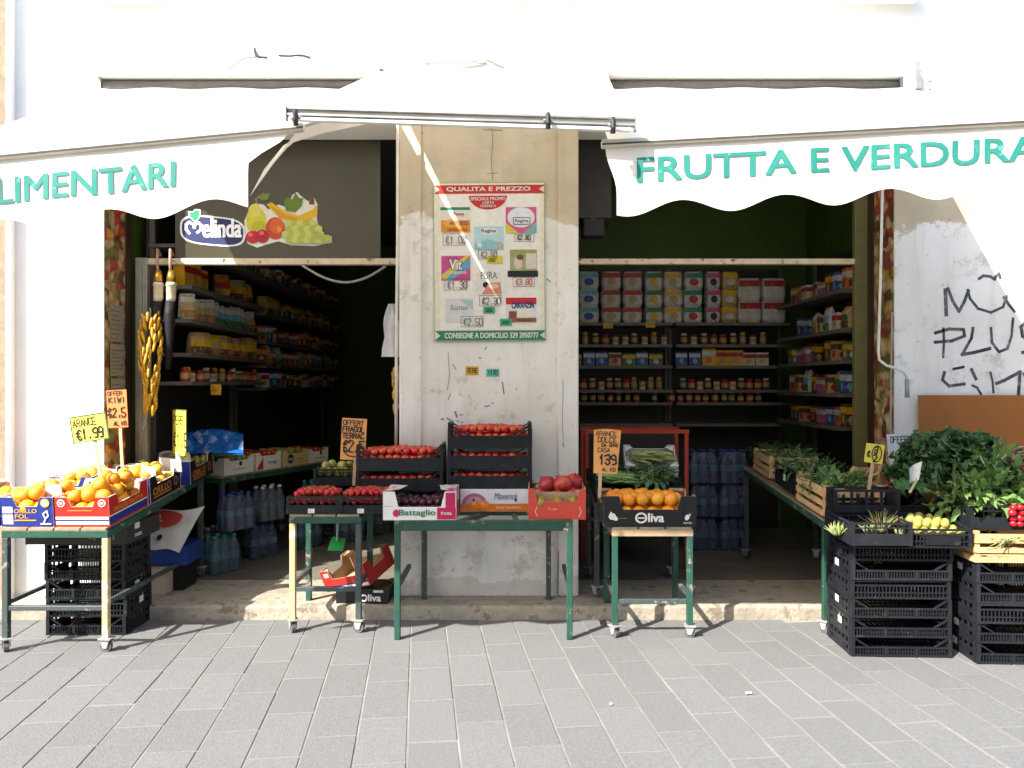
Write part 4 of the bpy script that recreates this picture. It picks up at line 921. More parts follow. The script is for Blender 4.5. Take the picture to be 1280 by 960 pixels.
def blue_print(t, w, d, side=False):
    f = Ff(t, w, d)
    f.rect(.012, .015, .075, .075, white); f.rect(.012, .085, .075, .125, white); f.text('ORILLO', .085, .085, .14, .026, yelp); f.text('FOL', .09, .052, .08, .026, yelp); f.rect(.085, .036, .22, .044, yelp)
    f.oval(w - .045, .15, .028, .028, yelp); f.oval(w - .045, .15, .018, .018, white)
    f.strokes([[(w - .06, .02), (w - .045, .05), (w - .06, .08), (w - .035, .1), (w - .028, .07), (w - .045, .05)], [(w - .075, .018), (w - .015, .018)]], .008, white); f.build('front_print', t)
def oril_print(t, w, d):
    f = Fr(t, w, d); f.text('ORILLO', .05, .040, d - .22, .055, paint('#b06a35'), bold=.03); f.rect(.05, .022, d - .17, .032, paint('#b06a35')); f.oval(d - .09, .072, .032, .036, paint('#b06a35')); f.oval(d - .09, .072, .020, .024, blkp); f.build('side_print', t)
t, M1 = left_tray(0, 'red and white striped box of oranges at the front corner of the left table', -2.672, 5.09, .335, .52, redp, redp); band_print(t, .335, .52)
heap(FO, 'orange', M1, layer(.325, .51, .10, .044), 'ripe orange in the red striped box on the left table', 'orange', 'oranges in the red striped box')
heap(FO, 'orange', M1, layer(.27, .42, .158, .044, .95, .02), 'ripe orange heaped on top of the red striped box', 'orange', 'oranges heaped on the red striped box')
heap(FO, 'orange', M1, [(.06, .02, .238), (.09, .12, .232), (-.04, .12, .235), (.03, -.09, .228)], 'orange at the very top of the red striped box heap', 'orange', 'oranges topping the red striped box')
t, M2 = left_tray(1, 'navy blue box of oranges at the front left of the left table', -3.015, 5.09, .325, .52, navy, navy); blue_print(t, .325, .52)
heap(FO, 'orange', M2, layer(.315, .51, .11, .044) + layer(.25, .40, .168, .044, .9, .015), 'ripe orange in the navy blue box on the left table', 'orange', 'oranges in the navy box')
t, M3 = left_tray(2, 'red box of oranges cut by the left picture edge', -3.36, 5.09, .335, .52, redp, navy); band_print(t, .335, .52)
heap(FO, 'orange', M3, layer(.325, .50, .11, .044), 'ripe orange in the red box at the left picture edge', 'orange', 'oranges at the left picture edge')
t, M4 = left_tray(3, 'black sided box of yellow oranges in the middle of the left table', -2.70, 5.635, .38, .50, navy, blkp, .12, .115, .18); oril_print(t, .38, .50)
heap(FY, 'orange', M4, layer(.37, .49, .10, .041) + layer(.30, .40, .155, .041, .9, .03), 'pale yellow orange in the middle box of the left table', 'orange', 'yellow oranges in the middle box')
t, M5 = left_tray(4, 'navy box of fruit against the left door jamb', -3.08 + .02, 5.615, .30, .44, navy, navy)
heap(FY, 'orange', M5, layer(.27, .42, .12, .038) + layer(.2, .3, .165, .038, .8), 'yellow orange in the navy box against the left jamb', 'orange', 'yellow oranges against the left jamb')
t, M6 = left_tray(5, 'black sided box with white liner at the back of the left table', -2.66, 6.17, .40, .46, navy, blkp, .12, .115, .18); oril_print(t, .40, .46)
heap(FL, 'pear', M6, layer(.36, .42, .12, .030, .9), 'yellow green fruit in the back box of the left table', 'pear', 'fruit in the back box of the left table')
for i, (x, y, sx, rz) in enumerate(((-2.93, 4.97, .10, .2), (-2.80, 5.44, .09, -.1), (-2.58, 5.52, .10, .1), (-2.60, 5.83, .09, 0), (-2.50, 5.78, .08, .2), (-2.56, 6.05, .12, 0), (-2.9, 5.5, .07, .4))):
    o = MB().add([(-sx / 2, 0, 0), (sx / 2, 0, 0), (sx / 2 * .9, -.012, .095), (-sx / 2 * .95, -.006, .10), (-sx / 2, .004, 0), (sx / 2, .004, 0), (sx / 2 * .9, -.008, .095), (-sx / 2 * .95, -.002, .10)], [(0, 1, 2, 3), (7, 6, 5, 4), (0, 4, 5, 1), (1, 5, 6, 2), (2, 6, 7, 3), (3, 7, 4, 0)]).build('box_flap', mat('white card flap', (.66, .62, .56), rough=.8), None, (x, y, zt(y) + .135), (.1, 0, rz))
    tag(o, ['bent white card flap standing in the navy box of oranges', 'white card flap between the red box and the middle box', 'white card flap at the front right of the middle box', 'white card flap at the back of the middle box', 'small white card flap by the right rear corner of the middle box', 'wide white card flap in the back box of the left table', 'small white card flap left of the middle box'][i], 'card')
# dark printed carton lying upside down under the left table
t = thing('carton', 'dark upside-down carton on the crates under the left table', 'carton', (-2.86, 5.33, .608), (0, 0, .02))
bevel(MB().box(-.33, .33, -.25, .25, 0, .125).build('body', mat('dark carton', (.028, .027, .025), rough=.6), t), .004)
f = Flat((.25, -.25, .105), (-1, 0, 0), (0, 0, -1)); f.text('kalinera', 0, 0, .42, .075, paint('#7d7466'), bold=.0); f.build('lettering', t)
f = Flat((.33, -.2, .03), (0, 1, 0)); f.rect(.06, .05, .13, .09, m_paper); f.rect(.06, .0, .16, .006, m_paper); f.rect(.06, .012, .16, .018, m_paper); f.build('side_print', t)
# blue and white carton with loose sheet, plain carton, on the doorstep
t = thing('carton', 'blue carton with a loose white printed sheet on the left doorstep', 'carton', (-2.62, 5.98, FLOOR))
MB().box(-.18, .18, -.16, .16, .20, .34).build('body', paint('#17357a'), t); MB().box(-.14, .14, -.12, .12, .001, .199).build('support', blkp, t)
m_sheet = mat('white printed sheet', (.50, .48, .44), rough=.6)
sh = [P(180, 640, 5.90), P(256, 634, 6.0), P(224, 690, 5.76), P(178, 684, 5.70)]; o_ = Vector(t.location)
s1 = MB().grid(lambda u, v: sh[0].lerp(sh[1], u).lerp(sh[3].lerp(sh[2], u), v) - o_ + Vector((0, 0, .012 * math.sin(7 * u + 3 * v))), 8, 6).build('sheet', m_sheet, t, smooth=True)
f = Flat(fn=lambda x, y, k: sh[0].lerp(sh[1], x).lerp(sh[3].lerp(sh[2], x), 1 - y) - o_ + Vector((0, -.01, .022 + k + .012 * math.sin(7 * x + 3 * (1 - y)))))
f.oval(.42, .72, .30, .20, paint('#a33026')); f.text('SUPER', .24, .64, .36, .15, m_sheet); f.oval(.4, .25, .06, .08, blkp); f.build('sheet_print', s1)
t = thing('carton', 'small plain pale carton on the doorstep beside the left crates', 'carton', (-2.66, 5.82, FLOOR))
bevel(MB().box(-.10, .10, -.09, .09, 0, .19).build('body', mat('pale carton', (.48, .38, .29), rough=.85), t), .004); MB().box(-.101, .101, -.015, .015, .1901, .1915).build('tape', m_kraft, t)

# ---- inner left table: white cartons, blue bag
d2 = Vector((math.sin(.40), math.cos(.40), 0)); n2 = Vector((math.cos(.40), -math.sin(.40), 0)); base2 = Vector((-3.02, 6.80, .876)) + n2 * .62
IB = [(.22, .36, .15, 'wht'), (.60, .34, .16, 'wht'), (.98, .36, .15, 'crm'), (1.34, .32, .14, 'wht')]
for i, (s, ln, h, c) in enumerate(IB):
    p = base2 + d2 * s - n2 * .22; rz = math.atan2(d2.y, d2.x)
    lb = ['white carton with a black spot print nearest on the inner left table', 'white carton with a red corner, second on the inner left table', 'cream carton with a black round label, third on the inner left table', 'white carton farthest along the inner left table'][i]
    t = tray('fruit_box', lb, p, (0, 0, rz - math.pi * 0), ln, .40, h - .03, h - .03, h, white if c == 'wht' else paint('#c4ab7c'), white if c == 'wht' else paint('#c4ab7c'), .05, .05)
    f = Flat((-ln / 2, -.2, 0))
    if i == 1: f.poly([(0.01, .01), (.10, .01), (.10, .12)], redp); f.text('Irrigo', .17, .045, .12, .035, blkp)
    elif i == 2: f.oval(.11, .07, .045, .045, blkp); f.text('Sun', .08, .055, .06, .03, white); f.rect(.2, .06, .30, .066, blkp)
    else: f.oval(.20, .09, .02, .02, blkp); f.rect(.1, .04, .26, .046, paint('#777777'))
    f.build('front_print', t)
    heap(FT if i % 2 else FL, 'tomato' if i % 2 else 'pear', MX(p, (0, 0, rz)), layer(ln - .04, .36, h - .02, .03, .9), ['yellow fruit in the nearest white carton of the inner table', 'tomato in the red cornered carton of the inner table', 'yellow fruit in the cream carton of the inner table', 'tomato in the farthest carton of the inner table'][i], 'tomato' if i % 2 else 'pear', 'fruit in inner table carton %s' % ['a', 'b', 'c', 'd'][i])
b = MB(); b.smooth = False; r2 = random.Random(3)
gr = [[r2.uniform(-.5, 1) for _ in range(13)] for _ in range(9)]
b.grid(lambda u, v: P(228 + 76 * u, 566 - 24 * v - 8 * gr[int(v * 8)][int(u * 12)] * (1 - abs(2 * v - 1) ** 2) - 6 * math.sin(math.pi * u) * v, 6.36 + .28 * v + .5 * u * 0), 12, 8)
b.build('blue_bag', mat('blue plastic film', (.02, .17, .52), rough=.18, spec=.7, col2=(.01, .07, .30), scale=6, transl=.2)); o = bpy.data.objects['blue_bag']; tag(o, 'crumpled blue plastic bag on the inner end of the left table', 'bag')
so_ = o.modifiers.new('thick', 'SOLIDIFY'); so_.thickness = .02

# ---- strawberry cart
for i, (px0, px1) in enumerate(((357, 429), (419, 492))):
    x = (px0 + px1) / 2; Yc = 5.18 + .15; c = Vector(((x - 640) / 970 * 5.18, Yc, .792 + .001))
    lb = ['low black crate of strawberries at the left of the small cart', 'low black crate of strawberries at the right of the small cart'][i]
    crate(lb, c, (0, 0, [0, -.03][i]), .375, .30, .115, 'band', 'end', 'strawberry crates', ('f', -.02, .045, .03, .005))
    M = MX(c); wd = ['left', 'right'][i]
    heap(FS, 'strawberry', M, layer(.355, .28, .085, .0205, .97), 'red strawberry in the %s crate on the small cart' % wd, 'strawberry', 'strawberries in the %s crate' % wd, (1.1, 1.4))
    heap(FS, 'strawberry', M, layer(.31, .22, .118, .0205, .92, .03), 'red strawberry heaped on the %s crate of the small cart' % wd, 'strawberry', 'strawberries heaped on the %s crate' % wd, (1.1, 1.4))
c = P(425, 611, 5.60); crate('empty black crate under the yellow fruit behind the strawberries', (c.x, 5.66, .792), (0, 0, 0), .36, .22, .14, 'low', 'end')
crate('black crate of yellow fruit raised behind the strawberries', (c.x, 5.66, .933), (0, 0, 0), .36, .22, .12, 'band', 'end'); heap(FL, 'pear', MX((c.x, 5.66, .933)), layer(.33, .20, .09, .03) + layer(.26, .15, .135, .03, .9), 'yellow green fruit in the raised crate behind the strawberries', 'pear', 'yellow fruit behind the strawberries')
def end_arms(t, w, d, h):
    for s in (-1, 1):
        b = MB(); x = s * (w / 2 - .012)
        for y in (-d / 2 + .008, d / 2 - .008):
            b.box(x - .011, x + .011, y - .011, y + .011, h + .0005, h + .03); b.bar((x, y, h + .028), (x - s * .15, y, h * .62), .010, .011, up=(0, 1, 0))
        b.box(x - .010, x + .010, -d / 2 - .003, d / 2 + .003, h + .0305, h + .045); b.build('end_handle', m_crate, t)
# ---- tomato stacks on the middle table
c = Vector((-.782, 5.535, .776)); crate('bottom black crate under the two tomato crates', c, (0, 0, 0), .605, .28, .138, 'low', 'end')
for k in range(2):
    z = .776 + .139 + k * .140; wd = ['lower', 'upper'][k]
    tt = crate('%s tomato crate of the two-crate stack left of the pillar poster' % wd, (c.x, c.y, z), (0, 0, [0, .01][k]), .605, .28, .139, 'low', 'end', 'two-crate tomato stack')
    if k == 1: end_arms(tt, .605, .28, .139)
    heap(FT, 'tomato', MX((c.x, c.y, z)), layer(.555, .24, .085, .028, 1, 0, 2 if k == 0 else 9) + (layer(.54, .22, .118, .028, 1, .024) if k else []), 'red tomato in the %s crate of the two-crate stack' % wd, 'tomato', 'tomatoes in the %s two-stack crate' % wd)
c = Vector((-.155, 5.535, .935))
for k in range(3):
    z = .932 + k * .139; wd = ['lowest', 'middle', 'top'][k]
    tt = crate('%s tomato crate of the three-crate stack before the pillar' % wd, (c.x, c.y, z), (0, 0, [0, -.008, .006][k]), .585, .28, .138, 'low', 'end', 'three-crate tomato stack')
    if k == 2: end_arms(tt, .585, .28, .138)
    heap(FT, 'tomato', MX((c.x, c.y, z)), layer(.535, .24, .085, .028, 1, 0, 2 if k < 2 else 9) + (layer(.52, .22, .118, .028, 1, .024) if k == 2 else []), 'red tomato in the %s crate of the three-crate stack' % wd, 'tomato', 'tomatoes in the %s three-stack crate' % wd)
# plum box
w_, d_ = .475, .40; c = Vector((-.602, 5.235, .777))
t = tray('fruit_box', 'white and magenta box of dark plums on the middle table', c, (0, 0, .015), w_, d_, .085, .10, .185, white, paint('#a51c4e'), .075, .10, mi=mat('grey cardboard', (.42, .40, .37)))
f = Ff(t, w_, d_); mg = paint('#b01a50'); f.rect(.35, .004, w_ - .003, .080, mg); f.rect(w_ - .07, .080, w_ - .006, .178, mg); f.rect(.004, .088, .066, .092, paint('#999999')); f.oval(.085, .045, .022, .024, mg); f.text('Battaglio', .105, .020, .235, .048, paint('#2d6a50'), bold=.02); f.text('frutta', .375, .035, .07, .022, white); f.build('front_print', t)
f = Flat((0, -d_ / 2 + .02, .09)); f.build('inner_print', t) if False else None
for s in (-1, 1):
    MB().add([(s * (w_ / 2 - .008), -d_ / 2 + .01, .185), (s * (w_ / 2 - .10), -d_ / 2 + .02, .195), (s * (w_ / 2 - .13), d_ / 2 - .12, .19), (s * (w_ / 2 - .008), d_ / 2 - .06, .188)], [(0, 1, 2, 3), (3, 2, 1, 0)][:1]).build('top_flap', mat('magenta white flap', (.62, .58, .56), rough=.6, wear=(.42, .02, .12), wamt=.5, wscale=9), t)
heap(FP, 'plum', MX(c), layer(.44, .36, .062, .027, 1) + layer(.36, .27, .10, .027, .9), 'dark plum in the white and magenta box', 'plum', 'plums in the magenta box')
# mandarin carton below the three-crate stack
c = Vector((-.122, 5.535, .777)); t = thing('carton', 'orange and white closed carton under the three tomato crates', 'carton', c)
bevel(MB().box(-.238, .238, -.165, .14, 0, .153).build('body', mat('mandarin carton white', (.62, .60, .63), rough=.6), t), .003)
f = Flat((-.238, -.165, 0)); og = paint('#c96a1c'); f.rect(.002, .002, .474, .055, og); f.oval(.10, .052, .085, .075, paint('#9a5a78'), 0, 18, 0, 180); f.oval(.10, .052, .062, .052, paint('#b98aa0'), 0, 18, 0, 180)
for x in (.105, .165): f.oval(x, .048, .038, .030, paint('#d8781c')); f.oval(x - .008, .056, .014, .011, paint('#e39a4a'))
f.text('Maverick', .235, .085, .165, .045, paint('#3c4a5a'), bold=-.005, shear=.35); f.text('Sweet Clementines', .25, .022, .17, .018, paint('#e8d9b8'), bold=0.0); f.oval(.385, .080, .008, .008, blkp); f.oval(.095, .082, .008, .008, blkp); f.build('front_print', t)
# pomegranate box
w_, d_ = .375, .42; c = Vector((.300, 5.27, .777)); salmon = paint('#b8402f')
t = tray('fruit_box', 'salmon red box of pomegranates at the right end of the middle table', c, (0, 0, -.03), w_, d_, .115, .13, .20, salmon, mat('kraft side', (.40, .26, .15)), .035, .12)
f = Ff(t, w_, d_); f.text('Frutta', .13, .06, .055, .018, paint('#d9a08c'), bold=0); f.strokes([[(.06, .02), (.045, .05), (.055, .08)], [(.33, .02), (.345, .05), (.335, .08)]], .006, paint('#d9a08c')); f.build('front_print', t)
MB().box(-w_ / 2 + .03, w_ / 2 - .03, -d_ / 2 + .10, -d_ / 2 + .106, .05, .165).build('divider', m_kraft, t)
heap(FM, 'mango', MX(c), [(-.11, -.155, .105), (.0, -.15, .10), (.11, -.15, .105)], 'green mango at the front of the pomegranate box', 'mango', 'mangoes in the pomegranate box')
heap(FPm, 'pomegranate', MX(c), [(-.115, -.03, .125), (.0, -.04, .12), (.115, -.03, .125), (-.1, .085, .13), (.03, .08, .13), (.125, .09, .135)], 'red pomegranate in the lower layer of the salmon box', 'pomegranate', 'lower pomegranates', (.85, 1.0))
heap(FPm, 'pomegranate', MX(c), [(.045, .02, .200), (.125, .10, .205), (-.055, .07, .190)], 'large red pomegranate on top of the salmon box', 'pomegranate', 'top pomegranates', (1.0, 1.15))
o = MB().box(-.06, .06, -.002, .002, 0, .05).build('price_card', paint('#a98a1c'), None, P(684, 612, 5.43)); tag(o, 'small yellow card behind the pomegranates', 'card')

# ---- orange box on the narrow cart
w_, d_ = .607, .40; c = Vector((.905, 5.285, .7245))
t = tray('fruit_box', 'black printed box of oranges on the narrow cart', c, (0, 0, 0), w_, d_, .112, .14, .20, blkp, blkp, .10, .08)
f = Ff(t, w_, d_); f.oval(.245, .058, .040, .036, white); f.oval(.245, .058, .027, .024, blkp); f.rect(.222, .053, .268, .062, white); f.text('liva', .292, .032, .100, .056, white, bold=.04)
f.oval(.055, .068, .024, .022, white); f.oval(.075, .055, .018, .014, white, -.6); f.poly([(.035, .08), (.045, .10), (.06, .085)], white); f.rect(.10, .055, .15, .058, paint('#888888'))
f.oval(.545, .062, .014, .020, white, -.4); f.poly([(.548, .075), (.565, .092), (.57, .07)], paint('#9fb58a')); f.text('verde', .52, .02, .055, .016, white, bold=0); f.build('front_print', t)
MO = MX(c)
heap(FO, 'orange', MO, layer(.585, .38, .085, .046), 'orange in the lower layer of the black printed box', 'orange', 'lower oranges in the black box')
heap(FO, 'orange', MO, layer(.54, .36, .155, .046, 1, .015), 'orange in the upper layer of the black printed box', 'orange', 'upper oranges in the black box')

# ---- right side crates
c1 = Vector((2.19, 4.79, .709)); crate('black crate of green onions on top of the right doorway stack', c1, (R(1.5), 0, R(-1)), .36, .40, .135, 'band', 'band')
c2_ = Vector((2.555, 4.785, .705)); crate('black crate of yellow tomatoes tilted forward on the right stack', c2_, (R(6), 0, R(-4)), .36, .36, .115, 'grid', 'band', None, None)
f = Flat((c2_.x - .09, c2_.y - .197, c2_.z - .012)); o = MB().box(-.10, .10, -.004, 0, 0, .055).build('blank_plate', m_crate, bpy.data.objects['plastic_crate'] if False else None, (c2_.x, c2_.y - .184, c2_.z + .0), (R(6), 0, R(-4))); tag(o, 'blank black plate on the crate of yellow tomatoes', 'plate')
heap(FL, 'yellow_tomato', MX(c2_, (R(6), 0, R(-4))), layer(.33, .33, .075, .027, .95) + layer(.25, .22, .115, .027, .8), 'yellow green tomato in the tilted crate', 'tomato', 'yellow tomatoes in the tilted crate', (.8, 1.0))
c3 = Vector((3.04, 4.85, .787)); crate('large black crate of leafy chicory at the right picture edge', c3, (0, 0, R(-2)), .56, .40, .145, 'band', 'band')
crate('black crate of chillies between the right table and the kale', (2.52, 5.28, .79), (R(4), 0, R(-3)), .40, .36, .13, 'low', 'end')
crate('tall black crate standing behind the onion crate', (2.29, 5.075, .709), (0, 0, R(-2)), .42, .15, .27, 'end', 'end')
crate('black crate with a white mark on the right table', (2.28, 5.95, .86), (R(5), 0, 0), .38, .45, .17, 'low', 'end', None, ('l', 0, .05, .05, .06))
# wooden crates
m_wood = mat('pale poplar slats', (0.56, 0.37, 0.18), rough=.75, col2=(.44, .27, .12), scale=18, bump=.2)
def wood_crate(label, loc, rot, w, d, h, tilt=0):
    t = thing('wooden_crate', label, 'crate', loc, rot); th = .007
    n = 3; sh_ = h / n
    for i in range(n):
        z0, z1 = i * sh_ + .003, (i + 1) * sh_ - (.022 if i < n - 1 else 0)
        for s in (-1, 1):
            MB().box(-w / 2, w / 2, s * d / 2 - th / 2, s * d / 2 + th / 2, z0, z1).build('slat', m_wood, t)
            MB().box(s * w / 2 - th / 2, s * w / 2 + th / 2, -d / 2 + .005, d / 2 - .005, z0, z1).build('slat', m_wood, t)
    for sx in (-1, 1):
        for sy in (-1, 1): MB().box(sx * (w / 2 - .018) - .013, sx * (w / 2 - .018) + .013, sy * (d / 2 - .018) - .013, sy * (d / 2 - .018) + .013, 0, h + .015).build('corner_post', m_wood, t)
    for i in range(5): y = -d / 2 + .03 + (d - .06) * i / 4; MB().box(-w / 2 + .01, w / 2 - .01, y - .03, y + .03, .002, .007).build('base_slat', m_wood, t)
    return t
wood_crate('pale wooden crate with trailing roots on the far right stack', (3.055, 4.785, .600), (0, 0, R(-3)), .60, .40, .172)
wood_crate('pale wooden crate of greens at the front of the right table', (2.27, 5.41, .800), (R(5), 0, 0), .40, .50, .19)
wood_crate('wooden crate farthest in along the right table', (2.30, 6.55, .905), (R(5), 0, 0), .40, .42, .17)
wood_crate('small wooden crate beside the yellow price sign', (2.60, 5.50, .93), (R(4), 0, R(25)), .30, .24, .12)
o = MB().box(0, 1.25, -.018, 0, 0, 1.31).build('brown_board', mat('brown laminate board', (0.30, 0.105, 0.018), rough=.4, col2=(.265, .09, .015), scale=2), None, (2.965, 5.60, .27), (R(-3.0), 0, 0)); tag(o, 'plain brown board leaning on the graffiti wall at the right', 'board')
# trays behind the oranges: beans, leaves, white tray of courgettes
c5 = Vector((.90, 5.83, .862)); crate('black crate of beans and leaves above the orange box', c5, (R(17), 0, 0), .57, .36, .09, 'grid', 'band')
ct = Vector((1.085, 6.12, 1.01)); tw = tray('polystyrene_tray', 'white foam tray of courgettes behind the beans', ct, (R(30), 0, R(-3)), .40, .28, .075, .085, .11, mat('white foam', (.62, .63, .62), rough=.6), None, .05, .05, mi=mat('white foam', 0), cat='tray')
# black and oliva boxes below the strawberry cart
t = tray('fruit_box', 'black printed empty box on the doorstep under the strawberry cart', (-1.06, 5.66, FLOOR + .001), (0, 0, -.05), .37, .30, .10, .10, .11, blkp, blkp, .03, .03)
f = Ff(t, .37, .30); f.oval(.20, .04, .026, .026, white); f.oval(.20, .04, .016, .016, blkp); f.text('liva', .232, .018, .09, .048, white, bold=.04); f.rect(.27, .080, .34, .096, white); f.build('front_print', t)
t = tray('fruit_box', 'empty red and navy box tipped sideways under the strawberry cart', (-1.10, 5.68, FLOOR + .145), (R(16), R(-14), R(-28)), .40, .34, .09, .09, .16, redp, redp, .07, .07)
f = Ff(t, .40, .34); f.rect(.003, .008, .397, .030, white); f.rect(.003, .030, .397, .040, navy); f.rect(.03, .11, .07, .14, white); f.build('front_print', t)
t = thing('green_scoop', 'green plastic scoop with pale handle leaning in the tipped box', 'scoop', P(420, 688, 5.46)); gp_ = mat('bright green plastic', (.02, .36, .07), rough=.35)
MB().add([(-.06, 0, 0), (.05, -.01, 0), (.06, .04, .075), (-.04, .05, .085), (-.055, .012, 0), (.045, .002, 0), (.055, .05, .075), (-.035, .06, .085)], [(0, 1, 2, 3), (7, 6, 5, 4), (0, 4, 5, 1), (1, 5, 6, 2), (2, 6, 7, 3), (3, 7, 4, 0)]).build('blade', gp_, t)
MB().tube([(0, .03, .06), (.002, .035, .13), (.002, .035, .20)], .008, 8).build('handle', mat('pale green plastic', (.35, .5, .4), rough=.3), t); MB().tube([(.002, .035, .195), (.002, .035, .208)], .020, 12).build('knob', gp_, t)
# ================================================================ GREENS, SIGNS, POSTER, GRAFFITI
m_kale = mat('dark kale leaf', (0.060, 0.150, 0.055), rough=.55, col2=(.11, .22, .085), scale=14, rand=.35, transl=.2, bump=.4, bscale=50)
m_chic = mat('chicory leaf', (0.11, 0.215, 0.045), rough=.6, col2=(.18, .29, .08), scale=14, rand=.3, transl=.25)
m_bean = mat('bean green', (0.14, 0.27, 0.06), rough=.4, col2=(.22, .34, .11), scale=9, rand=.3)
m_stem = mat('pale stem', (0.42, 0.46, 0.24), rough=.5)
def leaf_mesh(name, L_, W, ruf, curl, m, nu=6, nv=4, seed=0):
    r = random.Random(seed); b = MB(); b.smooth = True; ph = r.uniform(0, 6)
    def fn(u, v):
        s = 2 * v - 1; wd = W * (math.sin(math.pi * min(1, u * .92 + .06)) ** .7) * (1 + .12 * math.sin(u * 21 + ph) * abs(s))
        return (s * wd / 2, u * L_ * math.cos(curl * u), u * L_ * math.sin(curl * u) * .8 + abs(s) * W * .12 + ruf * abs(s) ** 1.5 * math.sin(u * 19 + ph + s * 2))
    b.grid(fn, nu, nv, m); b.tube([(0, -L_ * .25, -.005), (0, 0, 0), fn(.5, .5)], [.006, .005, .003], 5, m_stem); return b.mesh(name)
KL = [leaf_mesh('leaf', .115, .085, .026, -1.1 + .35 * i, m_kale, 9, 6, i) for i in range(4)]
CL = [leaf_mesh('leaf', .15, .042, .010, -1.2 + .5 * i, m_chic, 8, 4, 10 + i) for i in range(4)]
DL = [leaf_mesh('leaf', .15, .030, .008, -1.2 + .5 * i, m_kale, 7, 4, 30 + i) for i in range(4)]
def bunch(name, label, cat, c, n, meshes, rad, group=None, up=.5, sc=(.7, 1.5)):
    t = thing(name, label, cat, c, group=group)
    for i in range(n):
        a = i * 2.399 + rnd.uniform(-.3, .3); f = math.sqrt((i + .5) / n); el = (1 - f) * 2.6 * up + rnd.uniform(-.55, .55) * (.4 + f) + .2 * up
        p = put('leaf', meshes[rnd.randrange(len(meshes))], t, (rad[0] * f * .62 * math.cos(a), rad[1] * f * .62 * math.sin(a), rad[2] * (1 - f * f) * rnd.uniform(.7, 1.0)), (el, rnd.uniform(-.5, .5), a - HP + rnd.uniform(-.4, .4)))
        k = rnd.uniform(*sc); p.scale = (k, k, k)
    return t
bunch('kale', 'dark curly kale bunch at the left of the right-hand heap', 'kale', P(1156, 600, 5.22), 150, KL, (.21, .16, .25))
bunch('kale', 'dark curly kale bunch in the middle of the right-hand heap', 'kale', P(1187, 596, 5.30), 130, KL, (.20, .15, .23))
bunch('kale', 'dark curly kale bunch against the brown board', 'kale', P(1216, 594, 5.25), 140, KL, (.20, .15, .25))
bunch('chicory', 'paler chicory heaped at the front of the large right crate', 'chicory', P(1226, 632, 4.87), 150, CL, (.28, .20, .13))
bunch('chicory', 'paler chicory hanging over the large crate at the picture edge', 'chicory', P(1272, 634, 4.84), 90, CL, (.20, .18, .12))
bunch('chicory', 'broad chicory leaves below the kale on the right', 'chicory', P(1238, 606, 5.02), 80, CL + KL[:1], (.20, .14, .14))
bunch('chard', 'loose chard leaves in the front wooden crate of the right table', 'chard', (2.27, 5.42, .955), 190, CL + DL, (.28, .36, .06), None, .12, (.5, 1.05))
bunch('chard', 'dark chard leaves in the black crate of the right table', 'chard', (2.29, 5.96, 1.0), 150, DL, (.28, .34, .06), None, .12, (.5, 1.05))
bunch('chard', 'dark chard leaves deepest along the right table', 'chard', (2.32, 6.52, 1.04), 80, DL, (.28, .32, .06), None, .12, (.5, 1.05))
bunch('spinach', 'dark spinach leaves in the right half of the crate above the oranges', 'spinach', (1.04, 5.83, .95), 130, [leaf_mesh('leaf', .10, .032, .008, -.8 + .3 * i, m_kale, 5, 4, 20 + i) for i in range(3)], (.22, .26, .06), None, .25)
def blades(name, label, cat, c, n, L_, spread, m, wd=.008, root=None, lay=None):
    """one mesh of thin curved blades: a tied bunch"""
    b = MB(); b.smooth = True
    for i in range(n):
        a = rnd.uniform(0, 6.28); t = rnd.uniform(.0, spread); l = L_ * rnd.uniform(.65, 1.1)
        if lay: d0 = Vector((lay[0] + rnd.uniform(-.3, .3), lay[1] + rnd.uniform(-.3, .3), rnd.uniform(-.05, .22))).normalized(); o = Vector((rnd.uniform(-1, 1) * lay[2], rnd.uniform(-1, 1) * lay[3], rnd.uniform(0, lay[4])))
        else: d0 = Vector((math.cos(a) * math.sin(t), math.sin(a) * math.sin(t), math.cos(t))); o = Vector((math.cos(a) * .02, math.sin(a) * .02, 0))
        bend = Vector((rnd.uniform(-1, 1), rnd.uniform(-1, 1), -.6)) * l * .22
        b.tube([o, o + d0 * l * .5 + bend * .25, o + d0 * l + bend], [wd / 2, wd / 2, wd / 5], 5, m, cap=False)
    o = b.build(name, None, None, c); return tag(o, label, cat)
blades('green_beans', 'flat green beans in the left half of the crate above the oranges', 'beans', (.73, 5.80, .93), 100, .15, 1, m_bean, .015, lay=(1, .1, .10, .13, .06))
blades('courgettes', 'slim courgettes with blossoms lying in the white foam tray', 'courgettes', (1.04, 6.09, 1.065), 90, .14, 1, mat('pale courgette', (.20, .27, .09), rough=.5, col2=(.34, .36, .14), scale=14), .024, lay=(.8, -.35, .12, .09, .06))
m_on = mat('onion leaf', (.16, .24, .05), rough=.5, col2=(.32, .30, .14), scale=20)
for i, (px, py, Y) in enumerate(((1046, 668, 4.72), (1102, 664, 4.78), (1128, 672, 4.70), (1088, 668, 4.66))):
    blades('green_onions', ['pale green onion tuft at the left of the onion crate', 'tall reddish onion tuft at the back of the onion crate', 'small onion tuft at the right of the onion crate', 'low onion tuft at the front of the onion crate'][i], 'onions', P(px, py, Y), 40, [.09, .15, .07, .08][i], .8, m_on if i != 1 else mat('reddish onion leaf', (.20, .12, .05), col2=(.14, .18, .05), scale=25), .007)
blades('trailing_roots', 'green stalks trailing over the pale wooden crate', 'stalks', P(1262, 672, 4.56), 26, .12, .5, m_on, .006, lay=(0, -.2, .06, .005, .02)).rotation_euler = (R(150), 0, 0)
m_rad = mat('radish red', (.36, .010, .018), rough=.3)
RB = fruit(.022, m=m_rad).mesh('radish')
